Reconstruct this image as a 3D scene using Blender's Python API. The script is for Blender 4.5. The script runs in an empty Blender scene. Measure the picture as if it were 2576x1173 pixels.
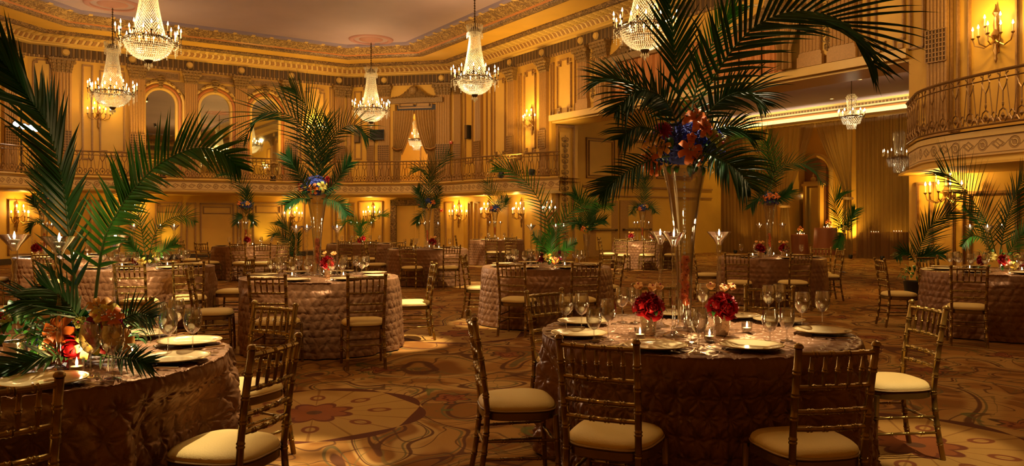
import bpy, math, random
import numpy as np
from mathutils import Vector, Matrix
random.seed(11)
np.random.seed(11)
C = bpy.context.scene.collection
scn = bpy.context.scene
PI = math.pi

# ------------------------------------------------------------------ camera
F, PX0, HY, CAMH = 1960.0, 1288.0, 553.0, 1.5
cd = bpy.data.cameras.new('camera'); cam = bpy.data.objects.new('camera', cd); C.objects.link(cam)
cam.location = (0, 0, CAMH); cam.rotation_euler = (PI/2, 0, 0)
cd.sensor_fit = 'HORIZONTAL'; cd.sensor_width = 36.0; cd.lens = 36.0*F/2576
cd.shift_y = (HY-586.5)/2576; cd.clip_end = 300
scn.camera = cam
# ------------------------------------------------------------------ world, exposure
w = bpy.data.worlds.new('world'); scn.world = w; w.use_nodes = True
w.node_tree.nodes['Background'].inputs[0].default_value = (1.0, 0.6, 0.3, 1)
w.node_tree.nodes['Background'].inputs[1].default_value = 0.05
vs = scn.view_settings
vs.view_transform = 'Standard'; vs.look = 'None'; vs.gamma = 1; vs.use_curve_mapping = False
vs.exposure = 0.22
scn.cycles.use_denoising = True; scn.cycles.use_adaptive_sampling = True; scn.cycles.adaptive_threshold = .06
scn.cycles.max_bounces = 5; scn.cycles.diffuse_bounces = 2; scn.cycles.glossy_bounces = 3
scn.cycles.transmission_bounces = 4; scn.cycles.transparent_max_bounces = 14
scn.cycles.sample_clamp_indirect = 3.0; scn.cycles.sample_clamp_direct = 30.0
scn.cycles.caustics_reflective = False; scn.cycles.caustics_refractive = False
scn.cycles.use_light_tree = True
K_CHAND, K_SCONCE, K_UP, K_SPOT, K_CANDLE = 74.0, 26.0, 330.0, 300.0, .9
WARM = (1.0, 0.61, 0.20); GOLDL = (1.0, 0.58, 0.10); CRYS = (1.0, .80, .50)

# ------------------------------------------------------------------ frames
TH = math.radians(33.4)
UX, UY = -math.sin(TH), math.cos(TH)      # u: along the side walls, into the room
VX, VY = math.cos(TH), math.sin(TH)       # v: along the end wall, to the right
def W(u, v, z=0.0): return Vector((UX*u+VX*v, UY*u+VY*v, z))
def PXY(px, Y): return (px-PX0)/F*Y       # X of a picture column at depth Y
def PZ(py, Y): return CAMH-(py-HY)/F*Y
def P(px, py, Y): return Vector((PXY(px, Y), Y, PZ(py, Y)))

# ------------------------------------------------------------------ mesh helpers
class MB:
    def __init__(s): s.v = []; s.f = []; s.m = []
    def add(s, vs_, fs, m=0):
        b = len(s.v); s.v += [tuple(x) for x in vs_]; s.f += [tuple(i+b for i in f) for f in fs]; s.m += [m]*len(fs)
    def box(s, c, d, m=0, rz=0.0, M=None):
        x, y, z = d[0]/2, d[1]/2, d[2]/2
        p = [Vector((a*x, b*y, e*z)) for e in (-1, 1) for a, b in ((-1, -1), (1, -1), (1, 1), (-1, 1))]
        R = Matrix.Rotation(rz, 3, 'Z')
        p = [R @ q + Vector(c) for q in p]
        if M is not None: p = [M @ q for q in p]
        s.add(p, [(3, 2, 1, 0), (4, 5, 6, 7), (0, 1, 5, 4), (1, 2, 6, 5), (2, 3, 7, 6), (3, 0, 4, 7)], m)
    def bevbox(s, c, d, b=.01, m=0):
        # box with chamfered vertical and top edges
        x, y, z = d[0]/2, d[1]/2, d[2]/2
        rings = [(-z, 0), (z-b, 0), (z, b)]
        vs_ = []
        for zz, ins in rings:
            X, Y = x-ins, y-ins
            for px_, py_ in ((-X+b, -Y), (X-b, -Y), (X, -Y+b), (X, Y-b), (X-b, Y), (-X+b, Y), (-X, Y-b), (-X, -Y+b)):
                vs_.append((c[0]+px_, c[1]+py_, c[2]+zz))
        fs = [tuple(range(7, -1, -1)), tuple(range(16, 24))]
        for r in range(2):
            for i in range(8):
                j = (i+1) % 8
                fs.append((r*8+i, r*8+j, (r+1)*8+j, (r+1)*8+i))
        s.add(vs_, fs, m)
    def tube(s, pts, rad, n=8, m=0, cap=True):
        pts = [Vector(p) for p in pts]
        if not hasattr(rad, '__len__'): rad = [rad]*len(pts)
        vs_ = []; up = None
        for i, p in enumerate(pts):
            t = (pts[min(i+1, len(pts)-1)]-pts[max(i-1, 0)])
            if t.length < 1e-9: t = Vector((0, 0, 1))
            t.normalize()
            if up is None: up = Vector((0, 0, 1)) if abs(t.z) < .9 else Vector((1, 0, 0))
            a = t.cross(up)
            if a.length < 1e-6: a = t.cross(Vector((0, 1, 0)))
            a.normalize(); b = a.cross(t); up = b
            b = b.normalized()
            for k in range(n):
                q = 2*PI*k/n
                vs_.append(p+(a*math.cos(q)+b*math.sin(q))*rad[i])
        fs = []
        for i in range(len(pts)-1):
            for k in range(n):
                l = (k+1) % n
                fs.append((i*n+k, i*n+l, (i+1)*n+l, (i+1)*n+k))
        if cap:
            fs.append(tuple(range(n-1, -1, -1))); fs.append(tuple((len(pts)-1)*n+k for k in range(n)))
        s.add(vs_, fs, m)
    def lathe(s, prof, n=24, c=(0, 0, 0), m=0, closed=False):
        vs_ = []; fs = []
        for r, z in prof:
            for k in range(n):
                q = 2*PI*k/n
                vs_.append((c[0]+r*math.cos(q), c[1]+r*math.sin(q), c[2]+z))
        L = len(prof)
        for i in range(L-1):
            for k in range(n):
                l = (k+1) % n
                fs.append((i*n+k, i*n+l, (i+1)*n+l, (i+1)*n+k))
        s.add(vs_, fs, m)
    def octa(s, c, r, h=None, m=0):
        h = h or r
        x, y, z = c
        s.add([(x+r, y, z), (x, y+r, z), (x-r, y, z), (x, y-r, z), (x, y, z+h), (x, y, z-h)],
              [(0, 1, 4), (1, 2, 4), (2, 3, 4), (3, 0, 4), (1, 0, 5), (2, 1, 5), (3, 2, 5), (0, 3, 5)], m)
    def sphere(s, c, r, n=10, k=7, m=0, sz=1.0):
        s.lathe([(max(1e-4, r*math.sin(PI*i/k)), -r*sz*math.cos(PI*i/k)) for i in range(k+1)], n, c, m)
    def prism(s, poly, z0, z1, m=0):
        n = len(poly)
        s.add([(x, y, z0) for x, y in poly]+[(x, y, z1) for x, y in poly],
              [tuple(range(n-1, -1, -1)), tuple(range(n, 2*n))]+[(i, (i+1) % n, n+(i+1) % n, n+i) for i in range(n)], m)
    def build(s, name, mats, parent=None, smooth=True, angle=None):
        me = bpy.data.meshes.new(name); me.from_pydata(s.v, [], s.f); me.update()
        if not isinstance(mats, (list, tuple)): mats = [mats]
        for x in mats: me.materials.append(x)
        if len(mats) > 1: me.polygons.foreach_set('material_index', s.m)
        if smooth:
            me.polygons.foreach_set('use_smooth', [True]*len(me.polygons))
            me.set_sharp_from_angle(angle=math.radians(angle or 40))
        o = bpy.data.objects.new(name, me); C.objects.link(o)
        if parent: o.parent = parent
        return o
def tag(o, label=None, cat=None, group=None, kind=None):
    if label: o['label'] = label
    if cat: o['category'] = cat
    if group: o['group'] = group
    if kind: o['kind'] = kind
    return o
def thing(name, label, cat, loc=(0, 0, 0), rz=0, group=None):
    o = bpy.data.objects.new(name, None); C.objects.link(o); o.location = loc; o.rotation_euler = (0, 0, rz)
    o.empty_display_size = .1
    return tag(o, label, cat, group)
KIDS = {}
def kids(o):
    return [c for c in o.children]
def dup(o, loc=None, rz=None, label=None, group=None, parent=None, scale=None):
    c = o.copy(); C.objects.link(c)
    if parent is not None: c.parent = parent
    if loc is not None: c.location = loc
    if rz is not None: c.rotation_euler = (0, 0, rz)
    if label: c['label'] = label
    if group: c['group'] = group
    elif label and 'group' in c: del c['group']
    if scale: c.scale = (scale,)*3
    for ch in list(o.children): dup(ch, parent=c)
    return c
def struct(o): o['kind'] = 'structure'; return o

# ------------------------------------------------------------------ materials
def new_mat(name):
    m = bpy.data.materials.new(name); m.use_nodes = True
    return m, m.node_tree, m.node_tree.nodes['Principled BSDF']
def M_(name, col, rough=.5, metal=0.0, bump=0.0, bscale=50.0, var=0.0, vscale=8.0, sheen=0.0, coat=0.0, spec=.5, sub=0.0):
    m, t, b = new_mat(name)
    b.inputs['Base Color'].default_value = (*col, 1); b.inputs['Roughness'].default_value = rough
    b.inputs['Metallic'].default_value = metal; b.inputs['Specular IOR Level'].default_value = spec
    if sheen: b.inputs['Sheen Weight'].default_value = sheen; b.inputs['Sheen Tint'].default_value = (*col, 1)
    if coat: b.inputs['Coat Weight'].default_value = coat
    if var or bump:
        tc = t.nodes.new('ShaderNodeTexCoord')
    if var:
        n = t.nodes.new('ShaderNodeTexNoise'); n.inputs['Scale'].default_value = vscale; n.inputs['Detail'].default_value = 3
        t.links.new(tc.outputs['Object'], n.inputs['Vector'])
        mp = t.nodes.new('ShaderNodeMapRange'); mp.inputs[1].default_value = .3; mp.inputs[2].default_value = .7
        mp.inputs[3].default_value = 1-var; mp.inputs[4].default_value = 1+var
        t.links.new(n.outputs['Fac'], mp.inputs[0])
        mx = t.nodes.new('ShaderNodeMix'); mx.data_type = 'RGBA'; mx.blend_type = 'MULTIPLY'; mx.inputs[0].default_value = 1
        mx.inputs[6].default_value = (*col, 1); t.links.new(mp.outputs[0], mx.inputs[7]); t.links.new(mx.outputs[2], b.inputs['Base Color'])
    if bump:
        n2 = t.nodes.new('ShaderNodeTexNoise'); n2.inputs['Scale'].default_value = bscale; n2.inputs['Detail'].default_value = 4
        t.links.new(tc.outputs['Object'], n2.inputs['Vector'])
        bp = t.nodes.new('ShaderNodeBump'); bp.inputs['Strength'].default_value = bump; bp.inputs['Distance'].default_value = .02
        t.links.new(n2.outputs['Fac'], bp.inputs['Height']); t.links.new(bp.outputs[0], b.inputs['Normal'])
    return m
def emat(name, col, s):
    m, t, b = new_mat(name)
    b.inputs['Base Color'].default_value = (*col, 1)
    b.inputs['Emission Color'].default_value = (*col, 1); b.inputs['Emission Strength'].default_value = s
    m.cycles.emission_sampling = 'NONE'
    return m
def glassmat(name, tint=(1, 1, 1), base=.06, edge=.9, rough=.03, blend=.35):
    m, t, b = new_mat(name); t.nodes.remove(b)
    out = t.nodes['Material Output']
    tr = t.nodes.new('ShaderNodeBsdfTransparent'); tr.inputs[0].default_value = (*tint, 1)
    gl = t.nodes.new('ShaderNodeBsdfGlossy'); gl.inputs['Roughness'].default_value = rough
    lw = t.nodes.new('ShaderNodeLayerWeight'); lw.inputs[0].default_value = blend
    mp = t.nodes.new('ShaderNodeMapRange'); mp.inputs[3].default_value = base; mp.inputs[4].default_value = edge
    t.links.new(lw.outputs['Facing'], mp.inputs[0])
    mx = t.nodes.new('ShaderNodeMixShader'); t.links.new(mp.outputs[0], mx.inputs[0])
    t.links.new(tr.outputs[0], mx.inputs[1]); t.links.new(gl.outputs[0], mx.inputs[2]); t.links.new(mx.outputs[0], out.inputs[0])
    return m
# maths on sockets
class X:
    T = None
    def __init__(s, k): s.k = k
    @staticmethod
    def op(o, *a):
        n = X.T.nodes.new('ShaderNodeMath'); n.operation = o
        for i, q in enumerate(a):
            if isinstance(q, X): X.T.links.new(q.k, n.inputs[i])
            else: n.inputs[i].default_value = float(q)
        return X(n.outputs[0])
    def __add__(s, o): return X.op('ADD', s, o)
    __radd__ = __add__
    def __sub__(s, o): return X.op('SUBTRACT', s, o)
    def __rsub__(s, o): return X.op('SUBTRACT', o, s)
    def __mul__(s, o): return X.op('MULTIPLY', s, o)
    __rmul__ = __mul__
    def __truediv__(s, o): return X.op('DIVIDE', s, o)
    def __lt__(s, o): return X.op('LESS_THAN', s, o)
    def __gt__(s, o): return X.op('GREATER_THAN', s, o)
def fn(o, *a): return X.op(o, *a)
def soft(x, w_):  # 1 where |x|<w
    n = X.T.nodes.new('ShaderNodeMapRange'); n.interpolation_type = 'SMOOTHSTEP'
    X.T.links.new(fn('ABSOLUTE', x).k, n.inputs[0]); n.inputs[1].default_value = w_*1.35; n.inputs[2].default_value = w_*.65
    n.inputs[3].default_value = 0; n.inputs[4].default_value = 1
    return X(n.outputs[0])
def mixc(f, a, b):
    n = X.T.nodes.new('ShaderNodeMix'); n.data_type = 'RGBA'
    if isinstance(f, X): X.T.links.new(f.k, n.inputs[0])
    else: n.inputs[0].default_value = f
    for i, q in ((6, a), (7, b)):
        if isinstance(q, tuple): n.inputs[i].default_value = (*q, 1)
        else: X.T.links.new(q, n.inputs[i])
    return n.outputs[2]
def noise(vec, scale, detail=2, off=0.0, out='Fac', dist=0.0):
    n = X.T.nodes.new('ShaderNodeTexNoise'); n.inputs['Scale'].default_value = scale; n.inputs['Detail'].default_value = detail
    n.inputs['Distortion'].default_value = dist
    if off:
        va = X.T.nodes.new('ShaderNodeVectorMath'); va.operation = 'ADD'; va.inputs[1].default_value = (off, off*.7, off*.3)
        X.T.links.new(vec, va.inputs[0]); vec = va.outputs[0]
    X.T.links.new(vec, n.inputs['Vector'])
    return X(n.outputs[out]) if out == 'Fac' else n.outputs[out]

CREAM = (.66, .38, .058)
m_wall = M_('cream_gold_wall_paint', CREAM, .55, var=.06, vscale=1.5)
m_panel = M_('pale_panel_paint', (.72, .435, .085), .5, var=.05, vscale=2)
m_trim = M_('brown_gold_moulding', (.36, .19, .06), .45, var=.15, vscale=20)
m_ltrim = M_('light_gold_moulding', (.64, .41, .11), .4)
m_orn = M_('carved_bronze_ornament', (.25, .145, .05), .45, bump=1.0, bscale=30, var=.35, vscale=25)
m_flute = M_('fluted_tan_pilaster', (.42, .225, .07), .5, var=.12, vscale=30)
m_grille = M_('dark_lattice', (.12, .06, .02), .6)
m_ceil = M_('mauve_plaster_ceiling', (.36, .25, .26), .8, var=.05, vscale=.8)
m_mauve = M_('violet_grey_edge', (.20, .15, .22), .6)
m_rosette = M_('rose_plaster_medallion', (.36, .17, .15), .7, bump=.4, bscale=20)
m_mirror = M_('mirror_glass', (.86, .86, .62), .02, metal=1.0)
m_red = M_('rust_red_arch_moulding', (.42, .15, .04), .4)
m_base = M_('dark_baseboard', (.035, .018, .008), .5)
m_iron = M_('gilded_iron', (.22, .12, .045), .38, metal=.6)
m_brass = M_('antique_brass', (.42, .25, .09), .3, metal=.9)
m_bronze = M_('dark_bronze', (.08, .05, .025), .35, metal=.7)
m_black = M_('black_plastic', (.012, .012, .014), .35)
m_screen = M_('tv_screen', (.01, .012, .02), .1)
m_gold = M_('gold_lacquered_wood', (.27, .165, .035), .27, metal=.75, var=.12, vscale=6)
m_cush = M_('ivory_cushion_fabric', (.80, .57, .20), .7, bump=.12, bscale=120, sheen=.3)
m_gilt = M_('cushion_piping', (.45, .28, .1), .6)
m_plate = M_('ivory_china', (.64, .48, .24), .16, coat=.4)
m_rim = M_('gilt_plate_rim', (.6, .4, .13), .25, metal=.7)
m_silver = M_('silver_cutlery', (.75, .62, .42), .2, metal=1.0)
m_cup = M_('mercury_silver_cup', (.7, .6, .45), .16, metal=.95, bump=.4, bscale=25)
m_glass = glassmat('clear_glass', base=.15, edge=1.0, blend=.5, rough=.05)
m_vase = glassmat('vase_glass', base=.14, edge=1.0, rough=.05, blend=.5)
m_wax = M_('white_wax', (.9, .8, .6), .4)
m_flame = emat('candle_flame', (1.0, .72, .35), 30)
m_bulb = emat('candle_bulb', (1.0, .80, .48), 22)
m_spotl = emat('stage_lamp_lens', (.9, .95, 1.0), 60)
m_sleeve = M_('ivory_candle_sleeve', (.85, .72, .45), .5)
def crystalmat():
    m = glassmat('chandelier_crystal', (1, .97, .88), base=.35, edge=.95, rough=.12, blend=.5); t = m.node_tree; out = t.nodes['Material Output']
    prev = out.inputs[0].links[0].from_socket
    df = t.nodes.new('ShaderNodeBsdfDiffuse'); tl = t.nodes.new('ShaderNodeBsdfTranslucent')
    for q in (df, tl): q.inputs[0].default_value = (.98, .94, .80, 1)
    a = t.nodes.new('ShaderNodeMixShader'); a.inputs[0].default_value = .5; t.links.new(df.outputs[0], a.inputs[1]); t.links.new(tl.outputs[0], a.inputs[2])
    c = t.nodes.new('ShaderNodeMixShader'); c.inputs[0].default_value = .55; t.links.new(prev, c.inputs[1]); t.links.new(a.outputs[0], c.inputs[2]); t.links.new(c.outputs[0], out.inputs[0])
    return m
m_crystal = crystalmat()
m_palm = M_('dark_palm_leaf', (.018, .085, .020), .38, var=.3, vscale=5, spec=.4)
m_palm_lit = M_('lit_palm_leaf', (.035, .21, .02), .4, var=.3, vscale=5)  # brighter green paints in the light on lit fronds
m_stem = M_('palm_stem', (.07, .13, .03), .45)
m_leaf = M_('glossy_leaf', (.03, .15, .02), .35, var=.3, vscale=20)
m_blue = M_('blue_hydrangea', (.05, .08, .42), .7, var=.4, vscale=40)
m_orange = M_('orange_lily', (.80, .20, .03), .5, var=.15, vscale=30)
m_peach = M_('peach_lily', (.85, .42, .10), .5, var=.15, vscale=30)
m_yellow = M_('yellow_lily', (.80, .62, .12), .5, var=.1, vscale=30)
m_ylgreen = M_('lime_orchid', (.45, .48, .12), .5)
m_rose = M_('red_rose', (.33, .004, .008), .5, var=.25, vscale=30)
m_mag = M_('magenta_dahlia', (.40, .02, .16), .55)
m_orch = M_('orange_orchid', (.90, .18, .04), .4, var=.25, vscale=30)
m_pot = M_('black_planter', (.012, .012, .012), .4)
m_drape = M_('gold_silk_drape', (.42, .24, .08), .5, sheen=.3, var=.1, vscale=10)
m_odrape = M_('orange_drape', (.55, .22, .06), .6, sheen=.3)

def ribs_mat(name, col, col2, scale, axis='UV'):
    m, t, b = new_mat(name); X.T = t
    uv = t.nodes.new('ShaderNodeUVMap')
    sep = t.nodes.new('ShaderNodeSeparateXYZ'); t.links.new(uv.outputs[0], sep.inputs[0])
    s = X(sep.outputs[0]); z = X(sep.outputs[1])
    k = fn('FRACT', s*scale)
    line = soft(k-.5, .22)
    t.links.new(mixc(line, col, col2), b.inputs['Base Color'])
    b.inputs['Roughness'].default_value = .5
    bp = t.nodes.new('ShaderNodeBump'); bp.inputs['Distance'].default_value = .03; t.links.new(line.k, bp.inputs['Height'])
    t.links.new(bp.outputs[0], b.inputs['Normal'])
    return m
m_frieze = ribs_mat('ribbed_frieze', (.07, .035, .010), (.17, .09, .026), 5.5)
m_egg = ribs_mat('egg_and_dart', (.30, .14, .04), (.62, .40, .15), 4.5)
m_cove = ribs_mat('ribbed_cove', (.52, .33, .09), (.66, .44, .14), 3.0)
m_dent = ribs_mat('dentil_band', (.16, .08, .03), (.42, .25, .1), 7.0)
def scroll_mat(name, base, line, period, rough=.5, h=.35):
    # repeating ring and scroll relief of a plaster fascia, uv in metres
    m, t, b = new_mat(name); X.T = t
    uv = t.nodes.new('ShaderNodeUVMap')
    sep = t.nodes.new('ShaderNodeSeparateXYZ'); t.links.new(uv.outputs[0], sep.inputs[0])
    s = X(sep.outputs[0]); z = X(sep.outputs[1])
    a = (fn('FRACT', s/period)-.5)*period
    r = fn('SQRT', a*a+z*z)
    ring = soft(r-.085, .016)
    a2 = (fn('FRACT', s/period+.5)-.5)*period
    dia = fn('ABSOLUTE', a2)*.7+fn('ABSOLUTE', z)
    d2 = soft(dia-.075, .014)
    wv = soft(z-fn('SINE', s*(2*PI/period*2))*.045, .009)
    dots = soft(r-.02, .02)
    f = fn('MAXIMUM', fn('MAXIMUM', ring, d2), fn('MAXIMUM', wv, dots))
    f = f*(fn('ABSOLUTE', z) < .115)
    ed = soft(fn('ABSOLUTE', z)-.135, .008)
    f = fn('MAXIMUM', f, ed)
    t.links.new(mixc(f, base, line), b.inputs['Base Color'])
    b.inputs['Roughness'].default_value = rough
    bp = t.nodes.new('ShaderNodeBump'); bp.inputs['Distance'].default_value = .02; t.links.new(f.k, bp.inputs['Height'])
    t.links.new(bp.outputs[0], b.inputs['Normal'])
    return m
m_fascia = scroll_mat('scrolled_fascia', (.60, .38, .15), (.33, .18, .06), .62)
def carved(name, base, dark, scale):
    m, t, b = new_mat(name); X.T = t
    tc = t.nodes.new('ShaderNodeTexCoord')
    n = noise(tc.outputs['Object'], scale, 3, dist=1.5)
    f = soft(fn('FRACT', n*5)-.5, .25)
    t.links.new(mixc(f, base, dark), b.inputs['Base Color']); b.inputs['Roughness'].default_value = .5
    bp = t.nodes.new('ShaderNodeBump'); bp.inputs['Distance'].default_value = .04; t.links.new(f.k, bp.inputs['Height'])
    t.links.new(bp.outputs[0], b.inputs['Normal'])
    return m
m_carve = carved('carved_gilt_band', (.42, .25, .08), (.16, .08, .025), 4)
m_carve2 = carved('carved_bronze_band', (.30, .17, .06), (.10, .05, .02), 6)

# carpet: medallions on a diagonal grid, ring of almonds, flowers, flowing scroll lines
def carpet_mat():
    m, t, b = new_mat('patterned_ballroom_carpet'); X.T = t
    g = t.nodes.new('ShaderNodeTexCoord'); pos = g.outputs['Object']
    sep = t.nodes.new('ShaderNodeSeparateXYZ'); t.links.new(pos, sep.inputs[0])
    x = X(sep.outputs[0]); y = X(sep.outputs[1])
    u = x*UX+y*UY; v = x*VX+y*VY
    PER = 6.1
    def cell(u0, v0):
        a = (fn('FRACT', (u-u0)/PER+.5)-.5)*PER; c = (fn('FRACT', (v-v0)/PER+.5)-.5)*PER
        r = fn('SQRT', a*a+c*c); th = fn('ARCTAN2', c, a)
        return r, th
    r1, t1 = cell(5.9, 2.05); r2, t2 = cell(5.9+PER/2, 2.05+PER/2)
    near1 = r1 < r2
    r = fn('MINIMUM', r1, r2); th = t1*near1+t2*(1-near1)
    sc = t.nodes.new('ShaderNodeVectorMath'); sc.operation = 'ADD'; sc.inputs[1].default_value = (3.1, 1.7, 0); t.links.new(pos, sc.inputs[0])
    P_ = sc.outputs[0]
    n1 = noise(P_, .62, .6, dist=1.3); n2 = noise(P_, 1.0, .6, off=7.3, dist=1.6)
    n3 = noise(P_, 1.6, 1.5, off=3.1, dist=1.5)
    ground = mixc(soft(n2-.5, .09), (.20, .075, .012), (.30, .135, .028))
    ground = mixc(soft(n1-.42, .05), ground, (.36, .19, .05))
    # vines
    l1 = soft(fn('FRACT', n1*8.0)-.5, .055); l2 = soft(fn('FRACT', n2*6.0+.2)-.5, .045); l3 = soft(fn('FRACT', n1*8.0+.16)-.5, .035)
    l4 = soft(fn('FRACT', n3*3.2)-.5, .03)
    col = mixc(l4*.7, ground, (.14, .085, .02))
    col = mixc(l3*.8, col, (.10, .075, .025))
    col = mixc(l2*.85, col, (.095, .035, .01))
    col = mixc(l1*.9, col, (.075, .022, .008))
    # scattered flowers on a finer grid
    G = 1.525
    a = (fn('FRACT', (u-.4)/G)-.5)*G; c = (fn('FRACT', (v-.9)/G)-.5)*G
    rf = fn('SQRT', a*a+c*c); tf = fn('ARCTAN2', c, a)
    pet = rf/(.15+.045*fn('COSINE', tf*5.0)+.04*fn('SINE', tf*2.0+n2*20))
    outl = soft(pet-1.0, .10)
    inn = pet < 1.0
    out_m = r > .98
    col = mixc(inn*out_m*.8, col, (.21, .05, .012))
    col = mixc(outl*out_m, col, (.07, .03, .01))
    col = mixc(soft(pet-.5, .09)*out_m, col, (.10, .02, .008))
    lf = soft(pet-1.75, .12)*(fn('SINE', tf*3.0+2.0) > .35)
    col = mixc(lf*out_m*.8, col, (.085, .085, .02))
    # the medallion
    disc = r < .84
    mcol = mixc(soft(fn('SINE', th*8.0), .12), (.33, .17, .038), (.22, .10, .02))
    fl = r/(.20+.09*fn('ABSOLUTE', fn('COSINE', th*4.0)))
    mcol = mixc(fl < 1.0, mcol, (.21, .06, .014))
    mcol = mixc(soft(fl-1.0, .09), mcol, (.12, .03, .01))
    mcol = mixc(r < .06, mcol, (.10, .04, .015))
    ang = (fn('FRACT', th*(8/(2*PI)))-.5)*(2*PI/8)
    du = (r-.50)*fn('COSINE', ang); dv = r*fn('SINE', ang)
    bud = fn('SQRT', du*du*.45+dv*dv)
    mcol = mixc(soft(bud-.05, .014), mcol, (.16, .045, .012))
    edge = r/(.80+.03*fn('COSINE', th*8.0))
    al = fn('ABSOLUTE', r-.82)-.055*fn('ABSOLUTE', fn('COSINE', th*4.0+.3))
    col = mixc(disc, col, mcol)
    col = mixc((al < 0.0), col, (.085, .022, .008))
    # fibre
    nf = noise(P_, 260, 2); cm = t.nodes.new('ShaderNodeMix'); cm.data_type = 'RGBA'; cm.blend_type = 'MULTIPLY'; cm.inputs[0].default_value = 1
    t.links.new(col, cm.inputs[6]); mm = nf*.7+.65; t.links.new(mm.k, cm.inputs[7])
    t.links.new(cm.outputs[2], b.inputs['Base Color'])
    b.inputs['Roughness'].default_value = .95; b.inputs['Specular IOR Level'].default_value = .1
    bp = t.nodes.new('ShaderNodeBump'); bp.inputs['Strength'].default_value = .3; bp.inputs['Distance'].default_value = .01
    t.links.new(nf.k, bp.inputs['Height']); t.links.new(bp.outputs[0], b.inputs['Normal'])
    return m
m_carpet = carpet_mat()
def cloth_mat():
    m, t, b = new_mat('copper_pintuck_taffeta'); X.T = t
    tc = t.nodes.new('ShaderNodeTexCoord')
    n = noise(tc.outputs['Object'], 9, 3)
    lw = t.nodes.new('ShaderNodeLayerWeight'); lw.inputs[0].default_value = .5
    c1 = mixc(n, (.18, .082, .034), (.27, .125, .052))
    t.links.new(c1, b.inputs['Base Color'])
    b.inputs['Roughness'].default_value = .42; b.inputs['Specular IOR Level'].default_value = .3; b.inputs['Metallic'].default_value = .35
    b.inputs['Sheen Weight'].default_value = .0; b.inputs['Sheen Tint'].default_value = (.8, .55, .3, 1); b.inputs['Sheen Roughness'].default_value = .4
    bp = t.nodes.new('ShaderNodeBump'); bp.inputs['Strength'].default_value = .35; bp.inputs['Distance'].default_value = .006
    n2 = noise(tc.outputs['Object'], 45, 3, dist=.8)
    t.links.new(n2.k, bp.inputs['Height']); t.links.new(bp.outputs[0], b.inputs['Normal'])
    return m
m_cloth = cloth_mat()
def sheer_mat(name, col, a):
    m, t, b = new_mat(name); t.nodes.remove(b); out = t.nodes['Material Output']
    tr = t.nodes.new('ShaderNodeBsdfTransparent'); df = t.nodes.new('ShaderNodeBsdfDiffuse'); tl = t.nodes.new('ShaderNodeBsdfTranslucent')
    df.inputs[0].default_value = (*col, 1); tl.inputs[0].default_value = (*col, 1)
    m1 = t.nodes.new('ShaderNodeMixShader'); m1.inputs[0].default_value = .45; t.links.new(df.outputs[0], m1.inputs[1]); t.links.new(tl.outputs[0], m1.inputs[2])
    m2 = t.nodes.new('ShaderNodeMixShader'); m2.inputs[0].default_value = a; t.links.new(tr.outputs[0], m2.inputs[1]); t.links.new(m1.outputs[0], m2.inputs[2])
    t.links.new(m2.outputs[0], out.inputs[0])
    return m
m_sheer = sheer_mat('sheer_gold_voile', (.40, .25, .09), .66)
m_sheer2 = sheer_mat('sheer_brown_voile', (.24, .13, .045), .74)

exec_parts = True
# ================================================================== the room
ROOM = [(-6, 16), (27.89, 16), (31.46, 12.43), (31.46, .85), (27.9, -2.7), (-6, -2.7)]
def offpoly(poly, d, closed=True, sgn=None):
    n = len(poly); out = []
    if closed and sgn is None:
        A = sum(poly[i][0]*poly[(i+1) % n][1]-poly[(i+1) % n][0]*poly[i][1] for i in range(n))
        sgn = 1 if A > 0 else -1
    def nrm(a, b):
        dx, dy = b[0]-a[0], b[1]-a[1]; L = math.hypot(dx, dy) or 1e-9
        return (-dy/L*sgn, dx/L*sgn)
    for i in range(n):
        if closed or 0 < i < n-1:
            n1 = nrm(poly[i-1], poly[i]); n2 = nrm(poly[i], poly[(i+1) % n])
        elif i == 0: n1 = n2 = nrm(poly[0], poly[1])
        else: n1 = n2 = nrm(poly[-2], poly[-1])
        mx, my = n1[0]+n2[0], n1[1]+n2[1]; q = (mx*mx+my*my)/2 or 1e-9
        out.append((poly[i][0]+mx*d/q, poly[i][1]+my*d/q))
    return out
def sweep(name, path, prof, mats, closed=True, sgn=None, midx=None, smooth=False, parent=None):
    """path in (u,v); prof: closed or open list of (d,z); uv in metres"""
    rings = [offpoly(path, d, closed, sgn) for d, z in prof]
    n = len(path); m = len(prof)
    s = [0]
    for i in range(n): s.append(s[-1]+math.hypot(path[(i+1) % n][0]-path[i][0], path[(i+1) % n][1]-path[i][1]))
    tl = [0]
    for j in range(1, m): tl.append(tl[-1]+math.hypot(prof[j][0]-prof[j-1][0], prof[j][1]-prof[j-1][1]))
    verts = []; faces = []; uvs = []; mi = []
    for j in range(m):
        for i in range(n):
            verts.append(W(rings[j][i][0], rings[j][i][1], prof[j][1]))
    for j in range(m-1):
        mid = (tl[j]+tl[j+1])/2
        for i in range(n if closed else n-1):
            k = (i+1) % n
            faces.append((j*n+i, j*n+k, (j+1)*n+k, (j+1)*n+i))
            uvs += [(s[i], tl[j]-mid), (s[i+1], tl[j]-mid), (s[i+1], tl[j+1]-mid), (s[i], tl[j+1]-mid)]
            mi.append(midx[j] if midx else 0)
    me = bpy.data.meshes.new(name); me.from_pydata(verts, [], faces)
    l = me.uv_layers.new(name='UVMap')
    for i, q in enumerate(uvs): l.data[i].uv = q
    if not isinstance(mats, (list, tuple)): mats = [mats]
    for x in mats: me.materials.append(x)
    me.polygons.foreach_set('material_index', mi)
    if smooth: me.polygons.foreach_set('use_smooth', [True]*len(faces)); me.set_sharp_from_angle(angle=math.radians(35))
    me.update()
    o = bpy.data.objects.new(name, me); C.objects.link(o)
    if parent: o.parent = parent
    return o
ntrim = [0]
def tname(): ntrim[0] += 1; return 'trim_%d' % ntrim[0]
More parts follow.
